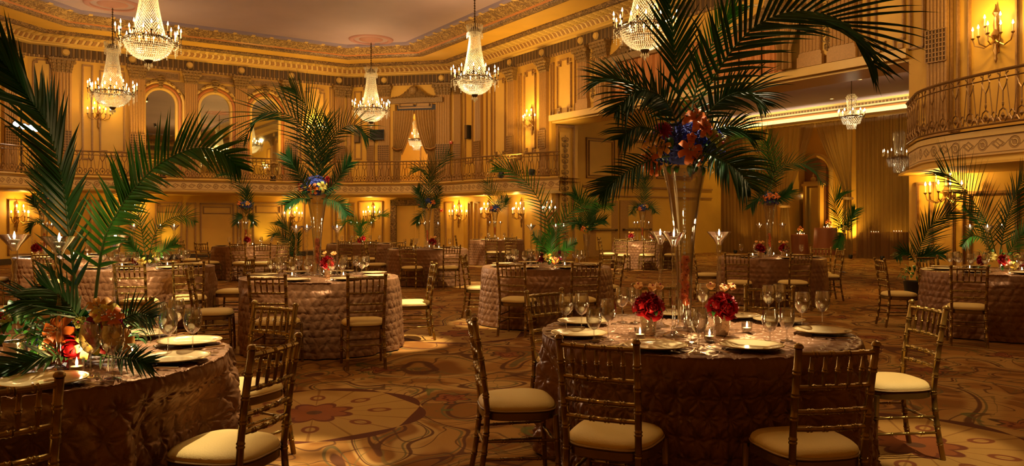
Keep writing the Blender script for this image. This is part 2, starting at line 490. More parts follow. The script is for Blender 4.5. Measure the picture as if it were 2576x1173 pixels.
class WF:
    def __init__(s, a, b, n_in):
        pa, pb = W(*a), W(*b)
        s.o = pa; s.t = (pb-pa).normalized(); s.L = (pb-pa).length
        s.n = (W(*n_in)-W(0, 0)).normalized()
        s.M = Matrix(((s.t.x, s.n.x, 0, pa.x), (s.t.y, s.n.y, 0, pa.y), (0, 0, 1, 0), (0, 0, 0, 1)))
    def sY(s, px, d=0):
        k = (px-PX0)/F; o = s.o+s.n*d
        # (o.x+t.x*q) = k*(o.y+t.y*q)
        q = (k*o.y-o.x)/(s.t.x-k*s.t.y)
        return q, o.y+s.t.y*q
    def sz(s, px, py, d=0):
        q, Y = s.sY(px, d); return q, PZ(py, Y)
    def put(s, o, q=0, d=0, z=0): o.matrix_world = s.M @ Matrix.Translation((q, d, z)); return o
R2 = math.sqrt(.5)
wfR = WF((0, 16), (27.89, 16), (0, -1))
wfC = WF((27.89, 16), (31.46, 12.43), (-R2, -R2))
wfA = WF((31.46, 12.43), (31.46, .85), (-1, 0))
wfL = WF((31.46, .85), (27.9, -2.7), (-R2, R2))
wfE = WF((24.7, 17.16), (24.7, 28), (-1, 0))       # alcove end wall
wfJ = WF((21.79, 16), (21.79, 17.16), (-1, 0))     # far jamb
wfK = WF((0, 28), (24.7, 28), (0, -1))             # curtain line

def wall(name, wf, s0, s1, z0, z1, mat, holes=(), th=.3):
    xs = sorted({s0, s1, *[h[0] for h in holes], *[h[1] for h in holes]})
    zs = sorted({z0, z1, *[h[2] for h in holes], *[h[3] for h in holes]})
    b = MB()
    for i in range(len(xs)-1):
        for j in range(len(zs)-1):
            cx, cz = (xs[i]+xs[i+1])/2, (zs[j]+zs[j+1])/2
            if any(h[0] < cx < h[1] and h[2] < cz < h[3] for h in holes): continue
            b.box((cx, -th/2, cz), (xs[i+1]-xs[i], th, zs[j+1]-zs[j]))
    o = b.build(name, mat, smooth=False); wf.put(o); return struct(o)

# floor and shells
fl = MB(); P4 = [(-6.3, -3), (-6.3, 36), (32, 36), (32, -3)]
fl.add([W(a, c, 0) for a, c in P4]+[W(a, c, -.2) for a, c in P4], [(0, 1, 2, 3), (7, 6, 5, 4), (0, 4, 5, 1), (1, 5, 6, 2), (2, 6, 7, 3), (3, 7, 4, 0)])
struct(fl.build('floor', m_carpet, smooth=False))
uE = 24.7
S_op0, S_op1 = 9.09, 21.79
wall('wall_right', wfR, -6, S_op0, 0, 8.3, m_wall)
wall('wall_right_header', wfR, S_op0, S_op1, 4.92, 8.3, m_wall, th=1.16)
wall('wall_right_far', wfR, S_op1, 27.89, 0, 8.3, m_wall, th=1.16)
wall('wall_right_jamb', wfR, S_op0-.55, S_op0, 0, 8.3, m_wall, th=1.16)
# chamfer bay with the curtained doorway
cs0, cz0 = wfC.sz(993, 275); cs1, _ = wfC.sz(1098, 275)
dz1 = wfC.sz(1040, 262)[1]
wall('wall_corner', wfC, 0, wfC.L, 0, 8.3, m_wall, holes=[(min(cs0, cs1), max(cs0, cs1), 2.95, dz1)])
wall('wall_end', wfA, 0, wfA.L, 0, 8.3, m_wall)
wall('wall_left_corner', wfL, 0, wfL.L, 0, 8.3, m_wall)
wfW = WF((27.9, -2.7), (-6, -2.7), (0, 1)); wall('wall_left', wfW, 0, wfW.L, 0, 8.3, m_wall)
wfB = WF((-6, -2.7), (-6, 16), (1, 0)); wall('wall_rear', wfB, 0, wfB.L, 0, 8.3, m_wall)
ins = offpoly(ROOM, 3.2)
ce = MB(); ce.add([W(a, c, 8.16) for a, c in ins]+[W(a, c, 8.4) for a, c in ins],
                  [tuple(range(5, -1, -1)), tuple(range(6, 12))]+[(i, (i+1) % 6, 6+(i+1) % 6, 6+i) for i in range(6)])
struct(ce.build('ceiling', m_ceil, smooth=False))
# cornice and cove, swept round the room
def cor(prof, mats, midx=None): return struct(sweep(tname(), ROOM, prof, mats, midx=midx))
cor([(0, 7.12), (.06, 7.12), (.06, 7.2), (.1, 7.2)], [m_dent])
cor([(.1, 7.2), (.1, 7.52)], [m_frieze])
cor([(.1, 7.52), (.22, 7.55), (.22, 7.6), (.32, 7.62), (.32, 7.66)], [m_ltrim])
cor([(.32, 7.64), (.5, 7.76)], [m_egg])
cv = [(.5+.47*math.sin(a*PI/12), 7.76+.12*(1-math.cos(a*PI/12))) for a in range(7)]
cor(cv, [m_cove])
cor([(.95, 7.90), (.95, 7.80), (1.0, 7.76), (1.12, 7.76), (1.18, 7.82), (1.18, 7.88)], [m_carve2])
cor([(1.15, 7.87), (2.36, 7.87)], [m_wall])
cor([(2.32, 7.87), (2.34, 7.79), (2.45, 7.76), (2.56, 7.80), (2.60, 7.86)], [m_carve2])
cor([(2.60, 7.86), (2.66, 7.9)], [m_red])
cor([(2.66, 7.9), (3.12, 8.10)], [m_carve])
cor([(3.12, 8.10), (3.14, 8.06), (3.24, 8.09), (3.27, 8.16)], [m_mauve])
# purlin blocks on the violet edge, round bosses on the frieze
def along(poly, step, d, fn_, closed=True):
    q = offpoly(poly, d)
    n = len(q)
    for i in range(n):
        a, b = Vector((*q[i], 0)), Vector((*q[(i+1) % n], 0)); L = (b-a).length; k = max(1, int(L/step))
        for j in range(k):
            p = a+(b-a)*((j+.5)/k); t = (b-a).normalized(); fn_(p.x, p.y, math.atan2(t.y, t.x))
bk = MB()
def blk(u, v, a):
    p = W(u, v, 8.085); bk.box(p, (.12, .16, .06), rz=a+TH+PI/2-0)
along(ROOM, .62, 3.15, blk)
struct(bk.build(tname(), m_ltrim, smooth=False))
bo = MB()
for wf, pxs in ((wfA, (165, 332, 476, 606, 731, 851)), (wfC, (968, 1112)), (wfR, (1288, 1369, 1467, 1506, 1700, 1860, 2080, 2300))):
    for px in pxs:
        q, _ = wf.sY(px)
        for k in range(12):
            pass
        a = [Vector((q+.13*math.cos(2*PI*k/12), .11, 7.36+.13*math.sin(2*PI*k/12))) for k in range(12)]
        c = [Vector((q+.09*math.cos(2*PI*k/12), .17, 7.36+.09*math.sin(2*PI*k/12))) for k in range(12)]
        bo.add([wf.M @ p for p in a+c], [tuple(range(12, 24))]+[(k, (k+1) % 12, 12+(k+1) % 12, 12+k) for k in range(12)])
struct(bo.build(tname(), m_ltrim))

# ---- mouldings on walls
def frame(wf, s0, s1, z0, z1, wd=.07, dp=.04, m=None, notch=0, fill=None, d=0, name=None):
    if s0 > s1: s0, s1 = s1, s0
    b = MB(); m = m or m_trim
    for dd, ww in ((dp, wd), (dp*1.6, wd*.4)):
        if notch:
            k = notch
            segs = [(s0+k, z0, s1-k, z0), (s0+k, z1, s1-k, z1), (s0, z0+k, s0, z1-k), (s1, z0+k, s1, z1-k)]
            for sx, kx in ((s0, k), (s1, -k)):
                for zx, kz in ((z0, k), (z1, -k)):
                    segs += [(sx+kx, zx, sx+kx, zx+kz), (sx, zx+kz, sx+kx, zx+kz)]
        else: segs = [(s0, z0, s1, z0), (s0, z1, s1, z1), (s0, z0, s0, z1), (s1, z0, s1, z1)]
        for a, c, e, f_ in segs:
            if a > e: a, e = e, a
            if c > f_: c, f_ = f_, c
            b.box(((a+e)/2, dd/2+d, (c+f_)/2), (e-a+ww, dd, f_-c+ww))
    if notch:
        for sx in (s0+notch*.3, s1-notch*.3):
            for zx in (z0+notch*.3, z1-notch*.3):
                b.box((sx, dp*.7+d, zx), (notch*.5, dp*1.4, notch*.5))
    o = b.build(name or tname(), m, smooth=False); wf.put(o); struct(o)
    if fill:
        e = MB(); e.box(((s0+s1)/2, d+.006, (z0+z1)/2), (s1-s0-wd, .012, z1-z0-wd)); f_ = e.build(tname(), fill, smooth=False); wf.put(f_); struct(f_)
def pframe(wf, x0, x1, y0, y1, d=0, **k):
    s0, z1 = wf.sz(x0, (y0+0), d); s1, _ = wf.sz(x1, y0, d)
    xm = (x0+x1)/2; z1 = wf.sz(xm, y0, d)[1]; z0 = wf.sz(xm, y1, d)[1]
    frame(wf, s0, s1, z0, z1, d=d, **k)
def pilaster(wf, px, wd=.5, z0=3.0, z1=7.12, dp=.12, grille=None, cap=True, mat=None, s=None):
    q = wf.sY(px)[0] if s is None else s
    b = MB(); cz = z1-.46 if cap else z1
    b.box((q, dp/2, z0+.12), (wd+.12, dp+.06, .24)); b.box((q, dp/2, z0+.28), (wd+.06, dp+.03, .08))
    b.box((q, dp/2, (z0+cz)/2), (wd, dp, cz-z0))
    n = 6
    for k in range(n):
        x = q-wd/2+wd*(k+.5)/n
        b.tube([(x, dp, z0+.35), (x, dp, cz-.03)], wd/n*.36, 6, 0)
    o = b.build(tname(), mat or m_flute, smooth=False); wf.put(o); struct(o)
    if cap:
        c = MB()
        for k, (zz, e) in enumerate(((0, .02), (.1, .06), (.2, .1), (.3, .16))):
            c.box((q, dp/2+e/2, cz+zz+.05), (wd+e, dp+e, .1))
            for j in range(5):
                x = q-(wd+e)/2+(wd+e)*(j+.5)/5
                c.octa((x, dp+e, cz+zz+.05), .05, .08)
        c.box((q, dp/2+.1, cz+.43), (wd+.2, dp+.2, .06))
        for sx in (-1, 1): c.sphere((q+sx*(wd/2+.07), dp+.12, cz+.34), .07, 8, 6)
        o = c.build(tname(), m_orn, smooth=False); wf.put(o); struct(o)
    if grille:
        g = MB(); a, e = grille; hh = e-a
        g.box((q, dp+.03, (a+e)/2), (wd*.98, .03, hh))
        o = g.build(tname(), m_grille, smooth=False); wf.put(o); struct(o)
        g = MB()
        for k in range(7): g.box((q-wd*.49+wd*.98*k/6, dp+.055, (a+e)/2), (.02, .025, hh))
        for k in range(8): g.box((q, dp+.055, a+hh*k/7), (wd*.98, .025, .02))
        o = g.build(tname(), m_trim, smooth=False); wf.put(o); struct(o)
GZ = (4.0, 4.62)
for px, wd in ((345, .52), (480, .46), (605, .46), (728, .5)): pilaster(wfA, px, wd, grille=GZ)
pilaster(wfA, 853, .42, grille=GZ)
for px in (876,): pilaster(wfC, 880, .15, z0=3.0, grille=GZ)
pilaster(wfA, 155, .6, grille=GZ)
for px in (20,): pilaster(wfL, px, .55, grille=GZ)
# door bay pilasters on the corner
for px, wd in ((935, .3), (968, .5), (1116, .62), (1152, .3)): pilaster(wfC, px, wd, grille=GZ)
for px, wd in ((1208, .45), (1291, .42), (1372, .42)): pilaster(wfR, px, wd, grille=GZ)
for px, wd in ((1471, .5), (1519, .55)): pilaster(wfR, px, wd, z0=5.1)
for px, wd in ((2045, .55), (2125, .6)): pilaster(wfR, px, wd, z0=5.1)
pilaster(wfR, 2365, .42, z0=3.0, grille=(4.7, 5.35))
# arched mirrors on the end wall
def arch_pts(w_, zs, zr, n=16):
    return [(w_*math.cos(PI*k/n), zs+zr*math.sin(PI*k/n)) for k in range(n+1)]
mir = []
for i, (x0, x1, yt) in enumerate(((366, 440, 227), (504, 576, 238), (633, 699, 249))):
    s0 = wfA.sY(x0)[0]; s1 = wfA.sY(x1)[0]; q = (s0+s1)/2; hw = abs(s1-s0)/2
    zt = wfA.sz((x0+x1)/2, yt)[1]; zs = zt-hw; zb = 3.3
    root = thing('arched_mirror', ['tall arched wall mirror nearest the left wall, behind the big palm', 'arched wall mirror reflecting the ceiling rosette, middle of the three', 'arched wall mirror nearest the corner, partly behind a drooping frond'][i], 'mirror')
    wfA.put(root, q)
    b = MB(); pts = [(hw, zb)]+arch_pts(hw, zs, hw)+[(-hw, zb)]
    b.add([(x, .03, z) for x, z in pts], [tuple(range(len(pts)))])
    b.build('mirror_pane', m_mirror, root, smooth=False)
    for nm, r0, dp, mt in (('inner_moulding', .06, .10, m_ltrim), ('red_moulding', .17, .13, m_red), ('outer_moulding', .30, .10, m_ltrim)):
        b = MB(); path = [(hw+r0, zb)]+arch_pts(hw+r0, zs, hw+r0)+[(-hw-r0, zb)]
        b.tube([(x, .05, z) for x, z in path], .065, 8); b.build(nm, mt, root)
    k = MB()
    for zz in range(5): k.octa((0, .14, zt+.12+zz*.09), .09+.02*zz, .09)
    for sx in (-1, 1):
        for j in range(5): k.octa((sx*(.14+.13*j), .1, zt+.34-.028*j*j), .10-.008*j, .07)
        k.add([(sx*(hw+.35), .08, zt-.15), (sx*(hw+.36), .08, zt+.35), (sx*(hw-.2), .08, zt+.35)], [(0, 1, 2) if sx > 0 else (2, 1, 0)])
    k.build('keystone_ornament', m_orn, root, smooth=False)
# recessed tablets above the mirrors and cream bands
for x0, x1, y0, y1 in ((356, 450, 181, 197), (495, 588, 192, 207), (622, 712, 204, 217)):
    pframe(wfA, x0, x1, y0, y1, wd=.05, fill=m_orn)
# upper panels
for wf, x0, x1, y0, y1, k in ((wfA, 768, 815, 222, 405, .18), (wfA, 830, 838, 222, 410, 0), (wfA, 208, 232, 165, 400, 0), (wfA, 252, 312, 168, 395, .2), (wfA, 84, 126, 150, 385, .1),
                              (wfA, 748, 756, 222, 410, 0),
                              (wfC, 893, 909, 232, 400, 0), (wfC, 1004, 1086, 247, 271, 0),
                              (wfR, 1172, 1190, 220, 410, 0), (wfR, 1226, 1238, 215, 405, 0), (wfR, 1246, 1272, 200, 392, .14), (wfR, 1306, 1312, 188, 400, 0), (wfR, 1321, 1348, 178, 385, .16), (wfR, 1388, 1394, 160, 296, 0), (wfR, 1404, 1438, 150, 285, .18),
                              (wfR, 1448, 1456, 142, 285, 0), (wfR, 2165, 2185, -60, 155, 0), (wfR, 2205, 2275, -90, 128, .2), (wfR, 2292, 2325, -100, 120, 0),
                              (wfR, 2395, 2412, -80, 330, 0), (wfR, 2440, 2560, -100, 300, 0)):
    pframe(wf, x0, x1, y0, y1, notch=k, wd=.06, fill=m_panel if k else None)
# tablets in the transom over the curtained doorway
for x0, x1 in ((1008, 1040), (1048, 1080)): pframe(wfC, x0, x1, 251, 267, wd=.03, fill=m_flute)
# carved pediments over the doorway and over the stage window
def pediment(wf, px, zb, width, h):
    q = wf.sY(px)[0]; b = MB()
    b.box((q, .14, zb+.1), (width, .28, .2))
    n = 14
    for k in range(n+1):
        x = (k/n-.5)*width*.72; zz = zb+.2+h*math.exp(-(x/(width*.18))**2)
        b.octa((q+x, .2, (zb+.2+zz)/2), .16, max(.08, (zz-zb-.1)/2))
    b.sphere((q, .3, zb+.2+h*.6), h*.38, 10, 8)
    o = b.build(tname(), m_orn, smooth=False); wf.put(o); struct(o)
pediment(wfC, 1045, 6.35, 2.5, .5); pediment(wfR, 1600, 6.3, 3.2, .55); pediment(wfR, 1960, 6.3, 2.4, .45)
# painted bronze arabesques on narrow panels
def arabesque(wf, px, z0, z1, d=.02, wd=.34):
    q = wf.sY(px, d)[0]; b = MB()
    b.box((q, d+.01, (z0+z1)/2), (wd, .02, z1-z0)); o = b.build(tname(), m_panel, smooth=False); wf.put(o); struct(o)
    b = MB(); zz = z0+.18; up = 1; i = 0
    b.tube([(q, d+.04, z0+.1), (q, d+.04, z1-.1)], .014, 5)
    while zz < z1-.18:
        r = .05+.06*abs(math.sin(i*1.1)); b.octa((q, d+.03, zz), r*.7, .10)
        for sx in (-1, 1):
            b.tube([(q, d+.035, zz-.08), (q+sx*r*1.2, d+.04, zz-.03), (q+sx*r*1.35, d+.04, zz+.06), (q+sx*r*.6, d+.04, zz+.08)], .016, 5)
        zz += .19; i += 1
    o = b.build(tname(), m_orn, smooth=False); wf.put(o); struct(o)
arabesque(wfR, 1493, 5.3, 7.0, .02, .26); arabesque(wfR, 2083, 5.3, 7.0, .02, .5)
arabesque(wfJ, 1420, .5, 4.55, .05, .42)
pframe(wfJ, 1400, 1442, 318, 655, d=0, wd=.09, m=m_trim)
# lower wall panels of the end wall and corners
for x0, x1, y0, y1, fil in ((392, 455, 510, 630, 1), (470, 491, 512, 632, 0), (505, 587, 513, 632, 1), (598, 606, 512, 632, 0), (637, 711, 511, 632, 1), (718, 730, 512, 632, 0), (763, 836, 512, 630, 0), (846, 868, 512, 630, 0),
                            (180, 228, 505, 632, 0), (250, 300, 506, 632, 0), (20, 90, 505, 640, 0), (105, 160, 505, 640, 0)):
    pframe(wfA if x0 > 60 else wfL, x0, x1, y0, y1, wd=.06)
    if fil: pframe(wfA, x0+7, x1-7, y0+8, y0+24, wd=.04)
for wf, x0, x1, y0, y1 in ((wfC, 878, 892, 512, 628), (wfC, 905, 962, 508, 628), (wfC, 1122, 1140, 510, 628), (wfR, 1180, 1186, 510, 634), (wfR, 1196, 1206, 510, 634), (wfR, 1228, 1280, 508, 634), (wfR, 1318, 1362, 506, 640), (wfR, 1372, 1382, 506, 640)):
    pframe(wf, x0, x1, y0, y1, wd=.06)
pframe(wfR, 2310, 2345, 462, 700, wd=.06); pframe(wfR, 2440, 2560, 485, 760, wd=.08, fill=m_panel); pframe(wfR, 2400, 2425, 480, 740, wd=.05)
# the big framed door beneath the balcony
s0, z1 = wfC.sz(985, 503); s1, _ = wfC.sz(1108, 503)
dr = thing('door', 'wide plain door in a carved bronze frame beneath the balcony', 'door'); dr.name = 'door_1'; struct(dr); del dr['category']; del dr['label']
wfC.put(dr, (s0+s1)/2)
hw = abs(s1-s0)/2; b = MB()
for sx in (-1, 1): b.box((sx*(hw-.12), .08, z1/2), (.24, .16, z1))
b.box((0, .08, z1-.12), (hw*2, .16, .24)); b.build('door_frame', m_carve2, dr, smooth=False)
b = MB(); b.box((0, .03, (z1-.24)/2), (hw*2-.5, .05, z1-.26)); b.box((0, .07, (z1-.24)/2), (.02, .04, z1-.3)); b.build('door_leaf', m_panel, dr, smooth=False)
# baseboards
for k, (wf, a, e) in enumerate(((wfA, 0, wfA.L), (wfL, 0, wfL.L), (wfC, 0, min(s0, s1)), (wfC, max(s0, s1), wfC.L), (wfR, S_op1, 27.89), (wfR, -6, S_op0))):
    b = MB(); b.box(((a+e)/2, .02, .1), (e-a, .04, .2)); o = b.build('baseboard_%s' % ['end', 'left', 'corner_one', 'corner_two', 'right_far', 'right'][k], m_base, smooth=False); wf.put(o); struct(o)
# fascia bar along the opening head
b = MB(); b.box(((S_op0+S_op1)/2, .06, 5.0), (S_op1-S_op0, .12, .2)); b.box(((S_op0+S_op1)/2, -.58, 4.87), (S_op1-S_op0, 1.1, .06))
o = b.build(tname(), m_ltrim, smooth=False); wfR.put(o); struct(o)

# ================================================================== balcony
BP = [(21.79, 17.3), (23.2, 16.75), (25.2, 16.25), (27.89, 16), (31.46, 12.43), (31.46, .85), (27.9, -2.7), (20, -2.7)]
def balcony(path, sgn, D=1.45, zt=2.98, nm='wall_balcony', solid=True, taper=None):
    sw = lambda pr, mats, sm=False: struct(sweep(tname(), path, pr, mats, closed=False, sgn=sgn, smooth=sm))
    o = sweep(nm, path, [(0, zt-.14), (D-.04, zt-.14), (D-.04, zt-.02), (0, zt-.02)], [m_ltrim], closed=False, sgn=sgn); struct(o)
    sw([(D-.1, zt), (D+.06, zt), (D+.09, zt-.03), (D+.06, zt-.07), (D, zt-.09)], [m_ltrim], True)
    sw([(D, zt-.08), (D, zt-.42)], [m_fascia])
    sw([(D, zt-.42), (D+.04, zt-.43), (D+.02, zt-.48), (D-.08, zt-.54), (D-.2, zt-.57)], [m_ltrim], True)
    sw([(D-.18, zt-.56), (0, zt-.56)], [m_wall])
balcony(BP, -1)
def rail_units(path, sgn, D, z0, step, root, hh=.85):
    q = offpoly(path, D, False, sgn)
    sc = MB(); acc = 0
    pts = []
    for i in range(len(q)-1):
        a, c = Vector((*q[i], 0)), Vector((*q[i+1], 0)); L = (c-a).length
        pts.append((a, c, L))
    tot = sum(p[2] for p in pts); n = int(tot/step)
    def at(s_):
        for a, c, L in pts:
            if s_ <= L: return a+(c-a)*(s_/L)
            s_ -= L
        return pts[-1][1]
    def g(s_, z): p = at(max(0, min(tot-1e-4, s_))); return W(p.x, p.y, z)
    top = z0+hh
    m = max(2, int(tot/.25))
    corners = sorted({0.0, tot, *[sum(p[2] for p in pts[:k]) for k in range(len(pts))], *[tot*k/m for k in range(m+1)]})
    t = MB(); t.tube([g(s_, top) for s_ in corners], .028, 6); t.build('top_rail', m_iron, root)
    t = MB(); t.tube([g(s_, z0+.06) for s_ in corners], .02, 6); t.tube([g(s_, top-.12) for s_ in corners], .012, 4); t.build('bottom_rail', m_iron, root)
    for k in range(n):
        s_ = (k+.5)*step*tot/(n*step)
        w_ = step*.5
        for sx in (-1, 1):
            sc.tube([g(s_+sx*w_*.30, top), g(s_+sx*w_*.92, z0+.06)], .009, 4, cap=False)
            sc.tube([g(s_, top-.34), g(s_+sx*.05, top-.26), g(s_+sx*.08, top-.16), g(s_+sx*.05, top-.08), g(s_+sx*.10, top-.04)], .012, 4, cap=False)
            sc.tube([g(s_, z0+.30), g(s_+sx*.06, z0+.26), g(s_+sx*.09, z0+.16), g(s_+sx*.04, z0+.08)], .013, 4, cap=False)
            sc.tube([g(s_+sx*w_, z0+.1), g(s_+sx*(w_-.05), z0+.2), g(s_+sx*w_, z0+.26)], .012, 4, cap=False)
        sc.tube([g(s_, top-.34), g(s_, top-.5)], .014, 4); sc.octa(g(s_, top-.54), .02, .05)
        sc.octa(g(s_, z0+.36), .02, .07); sc.octa(g(s_, z0+.18), .04, .06)
    sc.build('scrollwork', m_iron, root, smooth=False)
r = thing('balcony_railing', 'gilded scrollwork balcony railing running beneath the arched mirrors and round the corner', 'railing')
rail_units(BP[0:7], -1, 1.42, 2.98, .34, r)
NB = [(9.09, 16), (8.5, 15.2), (8.15, 14.75), (7.6, 14.3), (6.8, 13.9), (5.8, 13.55), (4.5, 13.25), (3, 13.1), (0, 13.1)]
def smooth_path(p, k=4):
    out = []
    for i in range(len(p)-1):
        a = p[max(i-1, 0)]; b_ = p[i]; c = p[i+1]; d = p[min(i+2, len(p)-1)]
        for j in range(k):
            t = j/k
            out.append(tuple(.5*((2*b_[x])+(-a[x]+c[x])*t+(2*a[x]-5*b_[x]+4*c[x]-d[x])*t*t+(-a[x]+3*b_[x]-3*c[x]+d[x])*t**3) for x in (0, 1)))
    out.append(p[-1]); return out
NBs = smooth_path(NB)
def near_balcony(path):
    zt = 3.02
    sw = lambda pr, mats, sm=True: struct(sweep(tname(), path, pr, mats, closed=False, sgn=-1, smooth=sm))
    sw([(-.06, zt), (.08, zt), (.11, zt-.03), (.08, zt-.08), (0, zt-.1)], [m_ltrim])
    sw([(0, zt-.1), (0, zt-.44)], [m_fascia])
    sw([(0, zt-.44), (.05, zt-.45), (.02, zt-.5), (-.08, zt-.56), (-.22, zt-.6)], [m_ltrim])
    b = MB(); poly = [W(a, c) for a, c in offpoly(path, -.02, False, -1)]+[W(0, 16.0), W(9.09, 16.0)]
    b.prism([(p.x, p.y) for p in poly], zt-.12, zt-.02); o = b.build('wall_balcony_right_deck', m_ltrim, smooth=False); struct(o)
    b = MB(); poly = [W(a, c) for a, c in offpoly(path, -.2, False, -1)]+[W(0, 16.0), W(9.0, 16.0)]
    b.prism([(p.x, p.y) for p in poly], zt-.6, zt-.56); o = b.build('wall_balcony_right_soffit', m_wall, smooth=False); struct(o)
near_balcony(NBs)
r = thing('balcony_railing', 'curved gilded scrollwork railing on the rounded balcony at the right edge', 'railing')
rail_units(NBs, -1, -.04, 3.02, .33, r, hh=.92)
# ================================================================== lights helpers
def plight(p, e, col=WARM, r=.05, name='lamp_glow'):
    l = bpy.data.lights.new(name, 'POINT'); l.energy = e; l.color = col; l.shadow_soft_size = r
    o = bpy.data.objects.new(name, l); C.objects.link(o); o.location = p; return o
def slight(p, tgt, e, col=WARM, ang=40, blend=.6, r=.1, name='spot_beam'):
    l = bpy.data.lights.new(name, 'SPOT'); l.energy = e; l.color = col; l.spot_size = math.radians(ang); l.spot_blend = blend; l.shadow_soft_size = r
    o = bpy.data.objects.new(name, l); C.objects.link(o); o.location = p
    o.rotation_euler = (Vector(tgt)-Vector(p)).to_track_quat('-Z', 'Y').to_euler(); return o

# ================================================================== alcove beyond the opening
def ceilslab(poly, z, mat, name):
    b = MB(); n = len(poly)
    b.add([W(a, c, z) for a, c in poly]+[W(a, c, z+.2) for a, c in poly], [tuple(range(n-1, -1, -1)), tuple(range(n, 2*n))]+[(i, (i+1) % n, n+(i+1) % n, n+i) for i in range(n)])
    return struct(b.build(name, mat, smooth=False))
ceilslab([(-4, 17.16), (uE, 17.16), (uE, 35), (-4, 35)], 6.1, m_ceil, 'ceiling_alcove')
wall('wall_alcove_end', wfE, 0, 17, 0, 6.1, m_wall)
wfZ = WF((-4, 34), (28, 34), (0, -1)); wall('wall_alcove_far', wfZ, 0, 32, 0, 6.1, m_wall)
wfY = WF((-4, 17.16), (-4, 35), (1, 0)); wall('wall_alcove_near', wfY, 0, 18, 0, 6.1, m_wall)
for x0, x1, y0, y1 in ((1475, 1545, 350, 448), (1556, 1640, 352, 448), (1652, 1740, 354, 450)): pframe(wfE, x0, x1, y0, y1, wd=.06); pframe(wfE, x0+6, x1-6, y0+6, y1-6, wd=.04, fill=m_panel)
q0 = wfE.sY(1466)[0]; q1 = wfE.sY(1790)[0]
b = MB(); b.box(((q0+q1)/2, .04, wfE.sz(1600, 472)[1]), (q1-q0, .08, .07)); b.box(((q0+q1)/2, .03, wfE.sz(1600, 495)[1]), (q1-q0, .06, .05)); o = b.build(tname(), m_trim, smooth=False); wfE.put(o); struct(o)
for k, (x0, x1) in enumerate(((1476, 1553), (1556, 1640))):
    a = wfE.sY(x0)[0]; e = wfE.sY(x1)[0]; zt = wfE.sz((x0+x1)/2, 505)[1]
    d = bpy.data.objects.new('door_%d' % (k+2), None); C.objects.link(d); struct(d); wfE.put(d, (a+e)/2)
    hw = (e-a)/2
    b = MB(); b.box((0, .05, zt/2), (hw*2-.06, .06, zt)); b.build('door_leaf', m_flute, d, smooth=False)
    b = MB()
    for z0_, z1_ in ((.25, zt*.44), (zt*.5, zt-.2)): b.box((0, .085, (z0_+z1_)/2), (hw*2*.5, .02, z1_-z0_))
    b.build('door_panel', m_panel, d, smooth=False)
    b = MB(); b.tube([(-hw*.8, .16, zt*.47), (hw*.8, .16, zt*.47)], .025, 6); b.box((-hw*.8, .12, zt*.47), (.06, .12, .08)); b.box((hw*.8, .12, zt*.47), (.06, .12, .08)); b.build('push_bar', m_bronze, d)
# pelmet band above the curtains
def band(z0, z1, v, dp, mat, u0=0, u1=uE):
    b = MB(); b.box(((u0+u1)/2, 0, 0), (1, 1, 1)) if 0 else None
    o = sweep(tname(), [(u0, 28), (u1, 28)], [(dp, z0), (dp, z1)], [mat], closed=False, sgn=-1); return struct(o)
m_head = M_('pale_cream_head_paint', (.74, .60, .30), .5)
wall('wall_alcove_head', wfK, -4, uE, 5.5, 6.1, m_head, th=.2)
band(5.78, 5.84, 28, .05, m_red); band(5.95, 6.03, 28, .06, m_dent); band(5.48, 5.53, 28, .06, m_base)
sweepo = sweep(tname(), [(0, 28), (uE, 28)], [(0, 6.05), (.25, 6.08), (.3, 6.1)], [m_ltrim], closed=False, sgn=-1); struct(sweepo)
# ledge with the cove lamps behind its lip
sweepo = sweep(tname(), [(0, 28), (uE, 28)], [(0, 5.40), (.40, 5.42), (.44, 5.46), (.44, 5.56), (.41, 5.56), (.41, 5.47), (0, 5.47)], [m_ltrim], closed=False, sgn=-1); struct(sweepo)
for k in range(4):
    al = bpy.data.lights.new('cove_lamp', 'AREA'); al.shape = 'RECTANGLE'; al.size = 5.6; al.size_y = .06; al.energy = 42; al.color = (1, .88, .58)
    ao = bpy.data.objects.new('cove_lamp', al); C.objects.link(ao); p = W(3.2+6.1*k, 27.66, 5.50); ao.location = p
    n_ = (W(0, .55)-W(0, 0))+Vector((0, 0, 1)); ao.rotation_euler = (0, 0, 0)
    zx = (W(1, 0)-W(0, 0)).normalized(); zz = -n_.normalized(); yy = zz.cross(zx)
    ao.matrix_world = Matrix(((zx.x, yy.x, zz.x, p.x), (zx.y, yy.y, zz.y, p.y), (zx.z, yy.z, zz.z, p.z), (0, 0, 0, 1)))
# flat dark bronze panels on the alcove ceiling
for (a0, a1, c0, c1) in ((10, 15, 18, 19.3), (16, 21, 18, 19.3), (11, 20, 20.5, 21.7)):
    o = ceilslab([(a0, c0), (a1, c0), (a1, c1), (a0, c1)], 6.06, m_bronze, 'ceiling_panel'); o['kind'] = 'structure'
